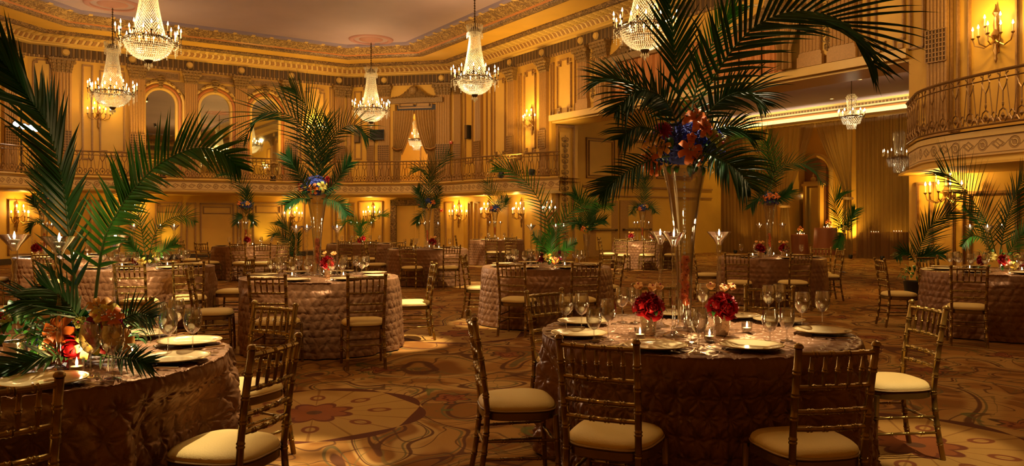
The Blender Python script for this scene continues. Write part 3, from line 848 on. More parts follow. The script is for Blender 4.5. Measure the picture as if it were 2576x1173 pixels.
# sheers: folded hangings along v = 28
def sheet(name, tops, bots, ztop, zbot, mat, folds, amp, label, cat='curtain', rows=14, tie=None, parent=None, group=None, wf=wfK, d0=.15):
    """tops/bots: (s0,s1) along the curtain line. tie=(s, z, halfwidth)"""
    b = MB(); n = folds*6
    vs_ = []
    for j in range(rows+1):
        t = j/rows; z = ztop+(zbot-ztop)*t
        if tie:
            ts, tz, tw = tie
            tt = (ztop-tz)/(ztop-zbot)
            if t <= tt:
                k = (t/tt); e = k*k*(3-2*k)*.45+k*.55
                a = tops[0]+(ts-tw-tops[0])*e; c = tops[1]+(ts+tw-tops[1])*e
            else:
                k = (t-tt)/(1-tt); k = k**.6
                a = ts-tw+(bots[0]-ts+tw)*k; c = ts+tw+(bots[1]-ts-tw)*k
        else:
            a = tops[0]+(bots[0]-tops[0])*t; c = tops[1]+(bots[1]-tops[1])*t
        for i in range(n+1):
            x = a+(c-a)*i/n
            fold = amp*math.sin(2*PI*folds*i/n)*(.6+.4*math.sin(i*.7))
            vs_.append((x, d0+fold, z))
    fs = [(j*(n+1)+i, (j+1)*(n+1)+i, (j+1)*(n+1)+i+1, j*(n+1)+i+1) for j in range(rows) for i in range(n)]
    b.add(vs_, fs); o = b.build(name, mat, parent)
    if not parent: wf.put(o)
    if label: tag(o, label, cat, group)
    return o
def ks(px): return wfK.sY(px)[0]
sheet('sheer_curtain', (ks(2287)-.6, ks(2158)), (ks(2287)-.6, ks(2160)), 5.5, .02, m_sheer2, 22, .07, 'flat brown sheer curtain hanging beside the opening right pier')
sheet('sheer_curtain', (ks(1955), ks(1790)), (ks(1965), ks(1790)), 5.5, .02, m_sheer2, 20, .08, 'flat brown sheer curtain left of the tied back drapes')
def tied(px0, px1, tpx, tpy, b0, b1, label):
    s0, s1 = sorted((ks(px0), ks(px1))); ts, tz = wfK.sz(tpx, tpy)
    bb = sorted((ks(b0), ks(b1)))
    r = thing('tied_drape', label, 'curtain'); wfK.put(r)
    sheet('voile', (s0, s1), bb, 5.5, .02, m_sheer, 9, .09, None, tie=(ts, tz, .16), parent=r, rows=26, d0=.32)
    b = MB(); b.lathe([(.2, -.05), (.24, 0), (.2, .05)], 16, (ts, .32, tz)); b.build('tie_band', m_drape, r)
tied(1935, 2062, 1986, 520, 1968, 2004, 'gold sheer drape swept to the left tie beside the arch')
tied(2062, 2158, 2144, 500, 2128, 2158, 'gold sheer drape swept to the right tie beside the arch')
# far wall of the bar beyond: arch, cabinet
def zs(px, py): return wfZ.sz(px, py)
a0 = wfZ.sY(2016)[0]; a1 = wfZ.sY(2092)[0]; qa = (a0+a1)/2; ha = abs(a1-a0)/2; za = zs(2054, 392)[1]
r = bpy.data.objects.new(tname(), None); C.objects.link(r); struct(r); wfZ.put(r, qa)
b = MB(); b.tube([(ha, .05, 0)]+[(x, .05, z) for x, z in arch_pts(ha, za-ha, ha)]+[(-ha, .05, 0)], .12, 8); b.build('arch_moulding', m_ltrim, r)
m_brick = M_('rust_niche_paint', (.30, .12, .04), .6)
b = MB(); pts = [(ha, 0)]+arch_pts(ha, za-ha, ha)+[(-ha, 0)]; b.add([(x, .02, z) for x, z in pts], [tuple(range(len(pts)))]); b.build('arch_panel', m_brick, r, smooth=False)
r = thing('display_cabinet', 'tall white mirrored cabinet with a crest in the arch beyond the drapes', 'cabinet'); q = wfZ.sY(2057)[0]; wfZ.put(r, q)
zc = zs(2057, 468)[1]
b = MB()
for sx in (-1, 1): b.box((sx*.42, .35, zc/2), (.12, .3, zc))
b.box((0, .22, zc/2), (.8, .04, zc)); b.box((0, .35, .15), (.9, .34, .3)); b.build('carcass', m_panel, r, smooth=False)
b = MB(); b.box((0, .35, zc+.05), (1.1, .38, .12)); b.box((0, .35, zc+.16), (.9, .3, .1)); b.sphere((0, .35, zc+.32), .13, 10, 8); b.octa((0, .35, zc+.5), .06, .12); b.build('crest', m_ltrim, r, smooth=False)
b = MB(); b.box((0, .26, zc/2+.1), (.68, .03, zc-.4)); b.build('mirror_pane', m_mirror, r, smooth=False)
# cocktail tables beyond the curtain
def cocktail(px, Y, h, rr, label, lamps=4):
    r = thing('cocktail_table', label, 'table', (PXY(px, Y), Y, 0))
    b = MB(); n = 40
    prof = [(0.001, h), (rr*.96, h), (rr, h-.03)]+[(rr*(1+.12*k/8), h-.03-(h-.03)*k/8) for k in range(1, 9)]
    vs_ = []; fs = []
    for i, (pr, z) in enumerate(prof):
        for k in range(n):
            a = 2*PI*k/n; q = pr*(1+(.05*math.sin(9*a)*max(0, i-2)/8))
            vs_.append((q*math.cos(a), q*math.sin(a), z))
    for i in range(len(prof)-1):
        for k in range(n): fs.append((i*n+k, i*n+(k+1) % n, (i+1)*n+(k+1) % n, (i+1)*n+k))
    b.add(vs_, fs); b.build('table_skirt', m_skirt, r)
    b = MB(); b.lathe([(.001, h-.02), (rr*.94, h-.02), (rr*.94, h-.06), (.001, h-.06)], 24); b.lathe([(.04, 0), (.04, h-.06)], 8); b.build('table_top', m_base, r)
    return r
m_skirt = M_('rust_table_skirt', (.30, .09, .03), .6, sheen=.3)
BARS = [(2077, 33.5, 1.15, .46, 'tall rust skirted cocktail table between the tied drapes'), (2010, 34.3, .85, .36, 'dark skirted cocktail table behind the left tied drape'),
        (2195, 33, .95, .5, 'skirted cocktail table seen dimly through the right sheer curtain'), (2252, 31.5, 1.0, .5, 'skirted cocktail table behind the sheer curtain next to the pier')]
cups = []
for px, Y, h, rr, lb in BARS: cocktail(px, Y, h, rr, lb); cups.append((px, Y, h))
# doorway behind the corner curtains: a small vestibule
dq = (cs0+cs1)/2; dh = abs(cs1-cs0)/2
b = MB()
b.box((0, -3.0, 4.4), (2*dh+2.4, .1, 3.3)); b.box((-dh-1.1, -1.6, 4.4), (.1, 2.8, 3.3)); b.box((dh+1.1, -1.6, 4.4), (.1, 2.8, 3.3)); b.box((0, -1.6, 6.0), (2*dh+2.4, 2.8, .1)); b.box((0, -1.6, 2.85), (2*dh+2.4, 2.8, .1))
o = b.build('wall_vestibule', m_wall, smooth=False); wfC.put(o, dq); struct(o)
b = MB()
for x0, x1 in ((-.75, -.1), (.0, .75)):
    for a in (x0, x1): b.box((a, -2.93, 4.1), (.05, .05, 1.9))
    b.box(((x0+x1)/2, -2.93, 5.05), (x1-x0, .05, .05)); b.box(((x0+x1)/2, -2.93, 3.9), (x1-x0, .05, .05))
o = b.build(tname(), m_trim, smooth=False); wfC.put(o, dq); struct(o)
plight(wfC.M @ Vector((dq+.3, -1.4, 5.0)), 40, WARM, .05)
# theatre curtains in that doorway
for sx, lb in ((-1, 'right'), (1, 'left')):
    r = thing('door_drape', 'gold silk drape gathered to the %s jamb of the balcony doorway' % lb, 'curtain'); wfC.put(r, dq)
    ztp = 6.05
    b = MB(); n = 54; rows = 22; vs_ = []
    for j in range(rows+1):
        t = j/rows; z = ztp+(3.0-ztp)*t
        tie = .52
        if t < tie: inner = .02+(dh*.62-.02)*(t/tie)**1.8
        else: inner = dh*.62+(dh*.06)*((t-tie)/(1-tie))
        outer = dh*1.02
        for i in range(n+1):
            x = inner+(outer-inner)*i/n
            vs_.append((sx*x, .16+.05*math.sin(i/n*2*PI*8)*(1-.5*(t > tie)), z-(.35*(1-i/n)**2 if t < tie else 0)*t/tie))
    fs = [(j*(n+1)+i, (j+1)*(n+1)+i, (j+1)*(n+1)+i+1, j*(n+1)+i+1) for j in range(rows) for i in range(n)]
    b.add(vs_, fs); b.build('panel', m_drape, r)
    b = MB(); b.tube([(sx*dh*.55, .24, 4.45), (sx*dh*.8, .27, 4.4), (sx*dh*1.02, .2, 4.5)], .05, 8); b.build('tieback', m_brass, r)
# orange drapes hung across the tall window above the opening
s_a, s_b = sorted((wfR.sY(1545)[0], wfR.sY(1985)[0]))
NW = 9; ws = (s_b-s_a)/NW
for k in range(NW):
    # numbered from the far side
    far = NW-1-k; a = s_a+k*ws
    sheet('window_drape', (a+.01, a+ws-.01), (a+.03, a+ws-.03), 6.35, 5.1, m_odrape, 5, .05,
          'orange flat drape panel in the window above the wide opening', group='drape panels in the window above the opening', wf=wfR, rows=4, d0=.12)
for px, flip, lb in ((1543, 1, 'left'), (1992, -1, 'right')):
    s_ = wfR.sY(px)[0]
    sheet('swag_drape', (s_-.5, s_+.5), (s_-.22, s_+.22), 6.35, 5.1, m_drape, 7, .07, 'gathered tan swag drape at the %s end of the window above the opening' % lb, wf=wfR, rows=8, d0=.3, tie=(s_-.0, 5.55, .2))
# flat screen
s_, z_ = wfC.sz(955, 341); r = thing('television', 'black flat television mounted on the wall between pilasters above the balcony', 'television')
wfC.put(r, s_, 0, z_); b = MB(); b.bevbox((0, 0, 0), (1, 1, 1)) if 0 else None
b.box((0, .3, 0), (.62, .05, .42)); b.box((0, .19, 0), (.1, .22, .1)); b.build('housing', m_black, r, smooth=False)
b = MB(); b.box((0, .33, .015), (.57, .012, .34)); b.build('screen', m_screen, r, smooth=False)
# wall speakers
for wf, px, py, lb in ((wfR, 1183, 333, 'dark slim wall loudspeaker right of the farthest chandelier'), (wfC, 902, 343, 'dark slim wall loudspeaker beside the television')):
    s_, z_ = wf.sz(px, py); r = thing('wall_loudspeaker', lb, 'loudspeaker'); wf.put(r, s_, 0, z_)
    b = MB(); b.box((0, .12, 0), (.22, .18, .55)); b.box((0, .03, 0), (.08, .06, .1)); b.build('cabinet', m_black, r, smooth=False)
    b = MB(); b.box((0, .215, 0), (.19, .012, .51)); b.build('speaker_grille', m_grille, r, smooth=False)
for wf, px, py, lb in ((wfC, 1137, 359, 'small red fire alarm on the wall above the balcony'), (wfC, 1113, 529, 'small red fire alarm beside the framed door')):
    s_, z_ = wf.sz(px, py); r = thing('fire_alarm', lb, 'alarm'); wf.put(r, s_, 0, z_)
    b = MB(); b.bevbox((0, .15, 0), (.12, .06, .12), .01); b.build('alarm_case', M_('alarm_red', (.5, .03, .02), .4), r, smooth=False)
    b = MB(); b.box((0, .19, .03), (.05, .03, .03)); b.build('strobe', m_wax, r, smooth=False)

# ================================================================== chandeliers
def make_chandelier():
    t = thing('crystal_chandelier', 'x', 'chandelier')
    # heights relative to the candle-ring height z = 0 (flames at +.0)
    b = MB(); b.tube([(0, 0, 1.25), (0, 0, 2.4)], .014, 6)
    for k in range(14): b.octa((0, 0, 1.3+k*.075), .03, .045)
    b.build('chain', m_bronze, t)
    b = MB()      # ring, arms, finial
    n = 24
    b.lathe([(.50, -.30), (.53, -.27), (.50, -.24), (.47, -.27), (.50, -.30)], 40)
    b.lathe([(.001, -.83), (.05, -.82), (.09, -.77), (.1, -.74), (.02, -.72)], 14)
    b.lathe([(.10, 1.20), (.17, 1.12), (.16, 1.06), (.05, 1.05)], 14); b.tube([(0, 0, 1.26), (0, 0, 1.1)], .03, 6)
    b.build('frame', m_bronze, t)
    am = {}
    for kind in (0, 1):
        R, dz = (.68, 0) if kind else (.60, -.09)
        b = MB(); b.tube([(.48, 0, -.28), (.57, 0, -.36), (R, 0, -.30+dz), (R, 0, -.20+dz)], .011, 5)
        b.lathe([(.012, -.21+dz), (.03, -.18+dz), (.032, -.17+dz), (.012, -.165+dz)], 8, (R, 0, 0))
        c = MB(); c.lathe([(.001, -.17+dz), (.012, -.17+dz), (.012, -.035+dz)], 6, (R, 0, 0), 0)
        c.lathe([(.001, -.035+dz), (.019, -.02+dz), (.016, .005+dz), (.001, .055+dz)], 6, (R, 0, 0), 1)
        arm = b.build('candle_arm', m_bronze, t); c.build('candle', [m_sleeve, m_bulb], arm); am[kind] = arm
    for k in range(n):
        if k < 2: am[k % 2].rotation_euler = (0, 0, 2*PI*k/n)
        else: dup(am[k % 2], rz=2*PI*k/n, parent=t)
    # crystal basket, column, crown, pendants
    c = MB()
    for i in range(15):
        ph = i/14*PI*.5; R = .50*math.cos(ph)+.02; z = -.29-.45*math.sin(ph)
        m = max(6, int(2*PI*R/.045))
        for k in range(m):
            a = 2*PI*(k+.5*(i % 2))/m; c.octa((R*math.cos(a), R*math.sin(a), z), .017, .022)
    c.build('crystal_basket', m_crystal, t, smooth=False)
    c = MB()
    for i in range(34):
        tt = i/33; z = -.15+1.18*tt; R = .155+.19*(1-tt)**1.6
        m = 30
        for k in range(m):
            a = 2*PI*k/m+(.5*(i % 2))*2*PI/m; c.octa((R*math.cos(a), R*math.sin(a), z), .012, .021)
    for k in range(24):
        a = 2*PI*k/24
        for j in range(7): R = .16+.055*math.sin(j/6*PI*.5)+.02; c.octa((R*math.cos(a), R*math.sin(a), 1.04+j*.035-.0), .014, .022)
        for j in range(4): c.octa((.23*math.cos(a), .23*math.sin(a), 1.0-j*.04+.02), .012, .02)
    c.build('crystal_column', m_crystal, t, smooth=False)
    c = MB()
    for k in range(n):
        a = 2*PI*k/n; R = .68 if k % 2 else .60; dz = 0 if k % 2 else -.09
        for j in range(5): c.octa((R*math.cos(a), R*math.sin(a), -.34+dz-.045*j), .013, .023)
        for j in range(6):
            q = j/5; a2 = a+2*PI/n*q; R2_ = .66-.07*math.sin(q*PI); c.octa((R2_*math.cos(a2), R2_*math.sin(a2), -.33-.10*math.sin(q*PI)), .012, .018)
    for k in range(10):
        a = 2*PI*k/10; c.octa((.08*math.cos(a), .08*math.sin(a), -.86), .018, .05)
    c.octa((0, 0, -.92), .035, .06)
    c.build('crystal_pendants', m_crystal, t, smooth=False)
    return t
ch0 = make_chandelier()
CH = []
CHL = {(26.9, 11.5): 'crystal chandelier hanging before the corner doorway drapes, farthest from the camera', (19.4, 11.5): 'crystal chandelier at centre, in front of the far right wall',
       (12.3, 11.5): 'big crystal chandelier partly hidden by the palm of the tall vase', (5.1, 11.5): 'crystal chandelier above the frame over the right tables',
       (26.9, 2.95): 'crystal chandelier hanging lower of the left pair, before the arched mirrors', (19.3, 2.85): 'crystal chandelier nearest at top left, its top cut by the frame',
       (12.3, 2.85): 'crystal chandelier out of frame over the left tables', (5.1, 2.85): 'crystal chandelier out of frame nearest the left wall'}
rot = 0
def chand_lights(c, z, k, R=.62):
    for j in range(3):
        a = 2*PI*j/3+.5; plight((c.x+R*math.cos(a), c.y+R*math.sin(a), z+.06), k, WARM, .05)
    plight((c.x, c.y, z-.42), k*.4, CRYS, .08, 'basket_lamp_glow'); plight((c.x, c.y, z+.12), k*.4, CRYS, .05, 'column_lamp_glow')
for (u, v), lb in CHL.items():
    z = 5.86 if not (u == 26.9 and v < 5) else 5.72
    p = W(u, v, z); rot += .13
    if rot < .2: o = ch0; o.location = p
    else: o = dup(ch0, p, rot)
    tag(o, lb); CH.append(o); o['group'] = 'main chandeliers'
    chand_lights(p, z, K_CHAND)
    b = MB(); g = W(u, v, 8.16)
    b.lathe([(.02, -.12), (.12, -.10), (.28, -.04), (.42, -.02), (.44, 0)], 28, g); b.lathe([(.62, 0), (.64, -.04), (.74, -.05), (.80, -.03), (.82, 0)], 40, g)
    o = b.build(tname(), m_rosette); struct(o)
    if u < 12:
        pass
# small alcove chandeliers
def alcove_ch(px, py, Y, w_, lb):
    z = PZ(py, Y); p = Vector((PXY(px, Y), Y, z)); t = thing('alcove_chandelier', lb, 'chandelier', p); s = w_/.76
    b = MB(); b.tube([(0, 0, -.1*s), (0, 0, max(.55, 6.06-z))], .012, 6)
    for k in range(4): b.tube([(0, 0, -.1*s), (.3*s*math.cos(k*PI/2), .3*s*math.sin(k*PI/2), -.1*s)], .008, 4)
    b.lathe([(.28*s, -.12*s), (.33*s, -.1*s), (.28*s, -.07*s)], 24)
    b.build('frame', m_bronze, t)
    b = MB(); b.tube([(.28*s, 0, -.1*s), (.36*s, 0, -.14*s), (.38*s, 0, -.05*s)], .01, 5); arm = b.build('candle_arm', m_bronze, t)
    c_ = MB(); c_.lathe([(.001, -.05*s), (.014, -.05*s), (.014, .06*s)], 6, (.38*s, 0, 0), 0); c_.lathe([(.001, .06*s), (.024, .08*s), (.001, .14*s)], 6, (.38*s, 0, 0), 1); c_.build('candle', [m_sleeve, m_bulb], arm)
    for k in range(1, 10): dup(arm, rz=2*PI*k/10, parent=t)
    c_ = MB()
    for R0, R1, z0, z1, m, rows in ((.30, .24, -.12, -.3, 26, 6), (.15, .12, -.32, -.46, 16, 4), (.10, .14, .0, .5, 12, 14), (.16, .1, .5, .58, 12, 3)):
        for i in range(rows):
            f = i/(rows-1); R = (R0+(R1-R0)*f)*s
            for k in range(m): a = 2*PI*(k+.5*(i % 2))/m; c_.octa((R*math.cos(a), R*math.sin(a), (z0+(z1-z0)*f)*s), .017*s, .024*s)
    c_.build('crystals', m_crystal, t, smooth=False)
    plight(p+Vector((.39*s, 0, .1*s)), 45, WARM, .04); plight(p+Vector((-.39*s, 0, .1*s)), 45, WARM, .04); plight(p+Vector((0, 0, -.2*s)), 22, CRYS, .07)
alcove_ch(2142, 286, 24, .76, 'small crystal chandelier hanging in the alcove before the sheer curtains')
alcove_ch(1806, 326, 27, .8, 'small crystal chandelier half hidden behind the tall floral ball')
alcove_ch(2262, 388, 33, 1.25, 'crystal chandelier seen through the sheer curtain beside the pier')
alcove_ch(1048, 345, 33.5, .9, 'small chandelier inside the doorway between the gold drapes')

# ================================================================== wall sconces
def make_sconce():
    t = thing('wall_sconce', 'x', 'sconce')
    b = MB(); b.lathe([(.01, -.62), (.03, -.55), (.02, -.48), (.05, -.40), (.03, -.3), (.06, -.12), (.035, 0), (.05, .1), (.02, .3), (.03, .36), (.008, .5)], 10, (0, .07, 0))
    b.box((0, .02, -.15), (.08, .04, .55)); b.octa((0, .09, -.1), .09, .16); b.octa((0, .09, .33), .06, .1)
    b.build('backplate', m_brass, t)
    sp = [(-.36, .20, .0), (-.2, .32, .0), (0, .38, .02), (.2, .32, .0), (.36, .20, .0), (-.14, .2, .20), (.14, .2, .20)]
    for i, (x, y, z) in enumerate(sp):
        b = MB(); b.tube([(0, .1, -.2+z*.5), (x*.5, y*.7, -.32+z), (x*.9, y, -.26+z), (x, y, -.14+z)], .013, 5); b.lathe([(.01, -.15), (.035, -.12), (.036, -.11), (.01, -.10)], 8, (x, y, z)); arm = b.build('arm', m_brass, t)
        c = MB(); c.lathe([(.001, -.11), (.014, -.11), (.014, .03)], 6, (x, y, z), 0); c.lathe([(.001, .03), (.022, .05), (.017, .075), (.001, .115)], 6, (x, y, z), 1); c.build('candle', [m_sleeve, m_bulb], arm)
    return t
sc0 = make_sconce()
SC = [(wfA, 250, 278, 'brass candle sconce on the upper wall left of the arched mirrors'), (wfA, 800, 322, 'brass candle sconce behind the arching palm, right of the mirrors'),
      (wfR, 1325, 296, 'brass candle sconce on the upper right wall above the balcony'), (wfR, 2490, 72, 'large brass candle sconce high on the wall at the upper right corner'),
      (wfL, 57, 538, 'brass candle sconce on the far left lower wall'), (wfA, 330, 535, 'brass candle sconce behind the green palm on the left'),
      (wfA, 740, 540, 'brass candle sconce right of the brightly lit yellow panel'), (wfC, 932, 537, 'brass candle sconce left of the framed door'),
      (wfC, 1150, 535, 'brass candle sconce right of the framed door'), (wfR, 1217, 530, 'brass candle sconce behind the farthest palm, left of its neighbour'),
      (wfR, 1298, 530, 'brass candle sconce right of the farthest palm'), (wfR, 1375, 527, 'brass candle sconce tucked beside the opening left pier'),
      (wfR, 2366, 470, 'large brass candle sconce under the rounded balcony behind a palm frond'), (wfK, 1860, 497, 'brass candle sconce glowing behind the left sheer curtain'), (wfZ, 2003, 497, 'brass candle sconce on the bar wall left of the arch')]
first = True
for wf, px, py, lb in SC:
    s_, z_ = wf.sz(px, py, .3); s_ = wf.sY(px, .3)[0]
    if wf is wfK:
        d_ = -3.0; s_, z_ = wf.sz(px, py, d_)
    o = sc0 if first else dup(sc0)
    first = False; d_ = 0 if wf is not wfK else -5.9
    if wf is wfK: s_, z_ = wf.sz(px, py, -5.9)
    wf.put(o, s_, d_, z_); tag(o, lb); o['group'] = 'wall sconces'
    near_ = px > 2300
    if px not in (1375, 1860, 2003): plight(wf.M @ Vector((s_, d_+.40, z_+(.12 if px == 2366 else .30))), K_SCONCE*(3.2 if px == 2366 else 1.2 if near_ else 1), GOLDL, .05)

# ================================================================== uplights and stage lamps
def can(name, label, cat, p, tgt, r=.09, L=.2, lens=m_bronze, group=None):
    d = (Vector(tgt)-Vector(p)).normalized()
    t = thing(name, label, cat, p, group=group); q = d.to_track_quat('Z', 'Y').to_matrix().to_4x4()
    b = MB(); b.lathe([(.001, -L), (r*.7, -L), (r, -L*.5), (r, L*.3), (r*.9, L*.3), (r*.9, .0)], 14); b.v = [tuple(q @ Vector(x)) for x in b.v]; b.build('lamp_can', m_black, t)
    b = MB(); b.lathe([(.001, L*.2), (r*.9, L*.2)], 14); b.v = [tuple(q @ Vector(x)) for x in b.v]; b.build('lens', lens, t)
    return t
m_lensw = emat('uplight_lens', (1, .7, .3), 3)
UP = [(wfA, 410, 451, 'black twin uplight on the balcony ledge below the left mirror'), (wfA, 688, 456, 'black uplight on the balcony ledge below the right mirror'), (wfR, 1258, 442, 'black uplight on the balcony ledge, left of the tall bright pilaster'), (wfR, 1335, 425, 'black uplight on the balcony ledge nearest the opening')]
for wf, px, py, lb in UP:
    q, _ = wf.sY(px, 1.2)
    p = wf.M @ Vector((q, 1.15, 3.13)); tg = wf.M @ Vector((q, .3, 7.9))
    t = can('uplight', lb, 'uplight', p, tg, .1, .16, m_lensw)
    b = MB(); b.box((0, 0, -.12), (.2, .16, .04)); b.box((0, 0, -.06), (.03, .03, .14)); b.build('base', m_black, t, smooth=False)
    slight(p+Vector((0, 0, .1)), tg, K_UP*(1.0), GOLDL, 95, .8, .05)
# amber washes at the foot of the end wall and under the balconies
for wf, px, e, lb in ((wfA, 672, 60, 'small black floor uplight against the glowing yellow panel'), (wfA, 425, 45, 'small black floor uplight behind the left palm table')):
    q, _ = wf.sY(px, .5); p = wf.M @ Vector((q, .55, .12)); tg = wf.M @ Vector((q, 0, 1.9))
    t = can('floor_uplight', lb, 'uplight', p, tg, .08, .1, m_lensw); slight(p+(Vector(tg)-Vector(p)).normalized()*.1, tg, e, (1, .72, .12), 75, .9, .04)
# ================================================================== chiavari chair
CHH = .96       # overall height
def ringed(b, pts, r, every=.11, k=1.28, n=8, taper=None):
    """bamboo-turned tube"""
    pts = [Vector(p) for p in pts]; L = [0]
    for i in range(1, len(pts)): L.append(L[-1]+(pts[i]-pts[i-1]).length)
    tot = L[-1]
    def at(s_):
        for i in range(1, len(pts)):
            if s_ <= L[i]+1e-9: return pts[i-1].lerp(pts[i], (s_-L[i-1])/max(1e-9, L[i]-L[i-1]))
        return pts[-1]
    m = max(1, int(round(tot/every))); st = {0.0: r, tot: r}
    for x in L[1:-1]: st[x] = r
    for j in range(1, m):
        c = tot*j/m
        for dx in (-.011, .005):
            st[c+dx-.004] = r; st[c+dx] = r*k; st[c+dx+.005] = r*k; st[c+dx+.009] = r
    ks_ = sorted(x for x in st if 0 <= x <= tot)
    b.tube([at(x) for x in ks_], [st[x]*(1 if not taper else 1+(taper-1)*x/tot) for x in ks_], n)
def make_chair():
    t = thing('chiavari_chair', 'x', 'chair')
    H = CHH; hs = .43; wb, wf_ = .175, .20; yb, yf = -.19, .19
    yt = yb-.075; bk_ = {}
    def backp(sx, z):
        if z <= hs: return Vector((sx*(wb+.012*(1-z/hs)), yb-.055*(1-z/hs)**1.6, z))
        q = (z-hs)/(H-hs); return Vector((sx*(wb+.012*q), yb+(yt-yb)*q**1.3, z))
    for sx in (-1, 1):
        b = MB(); zz = [0, .1, .2, .32, hs, .55, .68, .8, H-.02]
        ringed(b, [backp(sx, z) for z in zz], .0165, .105, 1.2, 10)
        p = backp(sx, H-.02); b.lathe([(.0165, 0), (.021, .004), (.021, .012), (.0165, .018), (.014, .022), (.001, .026)], 10, p)
        b.build('back_leg', m_gold, t)
        b = MB(); ringed(b, [(sx*wf_, yf, hs-.02), (sx*(wf_+.004), yf+.012, .2), (sx*(wf_+.006), yf+.02, 0)], .0175, .12, 1.15, 10, .8); b.build('front_leg', m_gold, t)
    def outline(s_, z, n=40):
        pts = []
        for k in range(n):
            a = 2*PI*k/n; c, s2 = math.cos(a), math.sin(a)
            x = math.copysign(abs(c)**.62, c); y = math.copysign(abs(s2)**.62, s2)
            w_ = (.215+(y*.5)*.03)*s_; pts.append((x*w_, y*.215*s_, z))
        return pts
    def loft(b, rings, m=0):
        n = len(rings[0]); vs_ = [p for r_ in rings for p in r_]
        fs = [(i*n+k, i*n+(k+1) % n, (i+1)*n+(k+1) % n, (i+1)*n+k) for i in range(len(rings)-1) for k in range(n)]
        fs += [tuple(range(n-1, -1, -1)), tuple(range((len(rings)-1)*n, len(rings)*n))]; b.add(vs_, fs, m)
    b = MB(); loft(b, [outline(.98, hs-.045), outline(1.0, hs-.04), outline(1.0, hs-.004), outline(.97, hs)]); b.build('seat_frame', m_gold, t)
    b = MB(); loft(b, [outline(s_*.985, hs+z) for s_, z in ((.97, .0), (1.0, .008), (1.015, .02), (.99, .033), (.92, .046), (.78, .055), (.5, .060), (.15, .061))]); cu = b.build('seat_cushion', m_cush, t)
    b = MB(); b.tube(outline(1.005, hs+.008)+[outline(1.005, hs+.008)[0]], .005, 6); b.build('piping', m_gilt, cu)
    def rail(z, r=.0115, bow=.018, nm='back_rail', ev=.075):
        a, c = backp(-1, z), backp(1, z); pts = [a.lerp(c, q)+Vector((0, -bow*(1-(2*q-1)**2), 0)) for q in [i/8 for i in range(9)]]
        b = MB(); ringed(b, pts, r, ev, 1.3, 8); b.build(nm, m_gold, t); return pts
    rt = rail(H-.045, .0125, nm='top_rail'); r2 = rail(.765); rail(.655); rail(.575)
    for k in range(5):
        q = (k+1)/6; i = q*8; i0 = int(i); f = i-i0
        a = rt[i0].lerp(rt[min(8, i0+1)], f); c = r2[i0].lerp(r2[min(8, i0+1)], f)
        b = MB(); pts = [a.lerp(c, x) for x in (0, .12, .42, .45, .48, .52, .56, .8, 1)]
        b.tube(pts, [.006, .0085, .0095, .013, .0095, .013, .0095, .0085, .006], 8); b.build('spindle', m_gold, t)
    def st(a, c, nm='stretcher'): b = MB(); ringed(b, [a, c], .0085, .11, 1.3, 8); b.build(nm, m_gold, t)
    for z in (.27, .17): 
        for sx in (-1, 1): st(backp(sx, z), (sx*(wf_+.004), yf+.012, z))
    for z in (.24,): st((-wf_-.003, yf+.01, z), (wf_+.003, yf+.01, z)); st(backp(-1, z), backp(1, z))
    return t
def make_chair_far():
    """the same chair with its small parts kept, lighter tubes"""
    return None
chair0 = make_chair(); chair_used = [False]; PLACED = []
def chair(bx, by, face, label, grp):
    """bx,by: centre of the top rail; face: the table point it faces, or an angle"""
    if isinstance(face, tuple): dx, dy = face[0]-bx, face[1]-by
    else: dx, dy = math.cos(face), math.sin(face)
    L = math.hypot(dx, dy); dx /= L; dy /= L
    sx, sy = bx+dx*.265, by+dy*.265; rz = math.atan2(dy, dx)-PI/2
    for tx, ty in TB.values():
        d = math.hypot(sx-tx, sy-ty); dm = {3.78: 1.05, 4.72: 1.09}.get(ty, 1.18)
        if d < dm: sx, sy = tx+(sx-tx)/d*dm, ty+(sy-ty)/d*dm
    loc = (sx, sy, 0); PLACED.append((sx, sy, rz))
    if not chair_used[0]: o = chair0; o.location = loc; o.rotation_euler = (0, 0, rz); chair_used[0] = True
    else: o = dup(chair0, loc, rz)
    tag(o, label); o['group'] = grp; return o

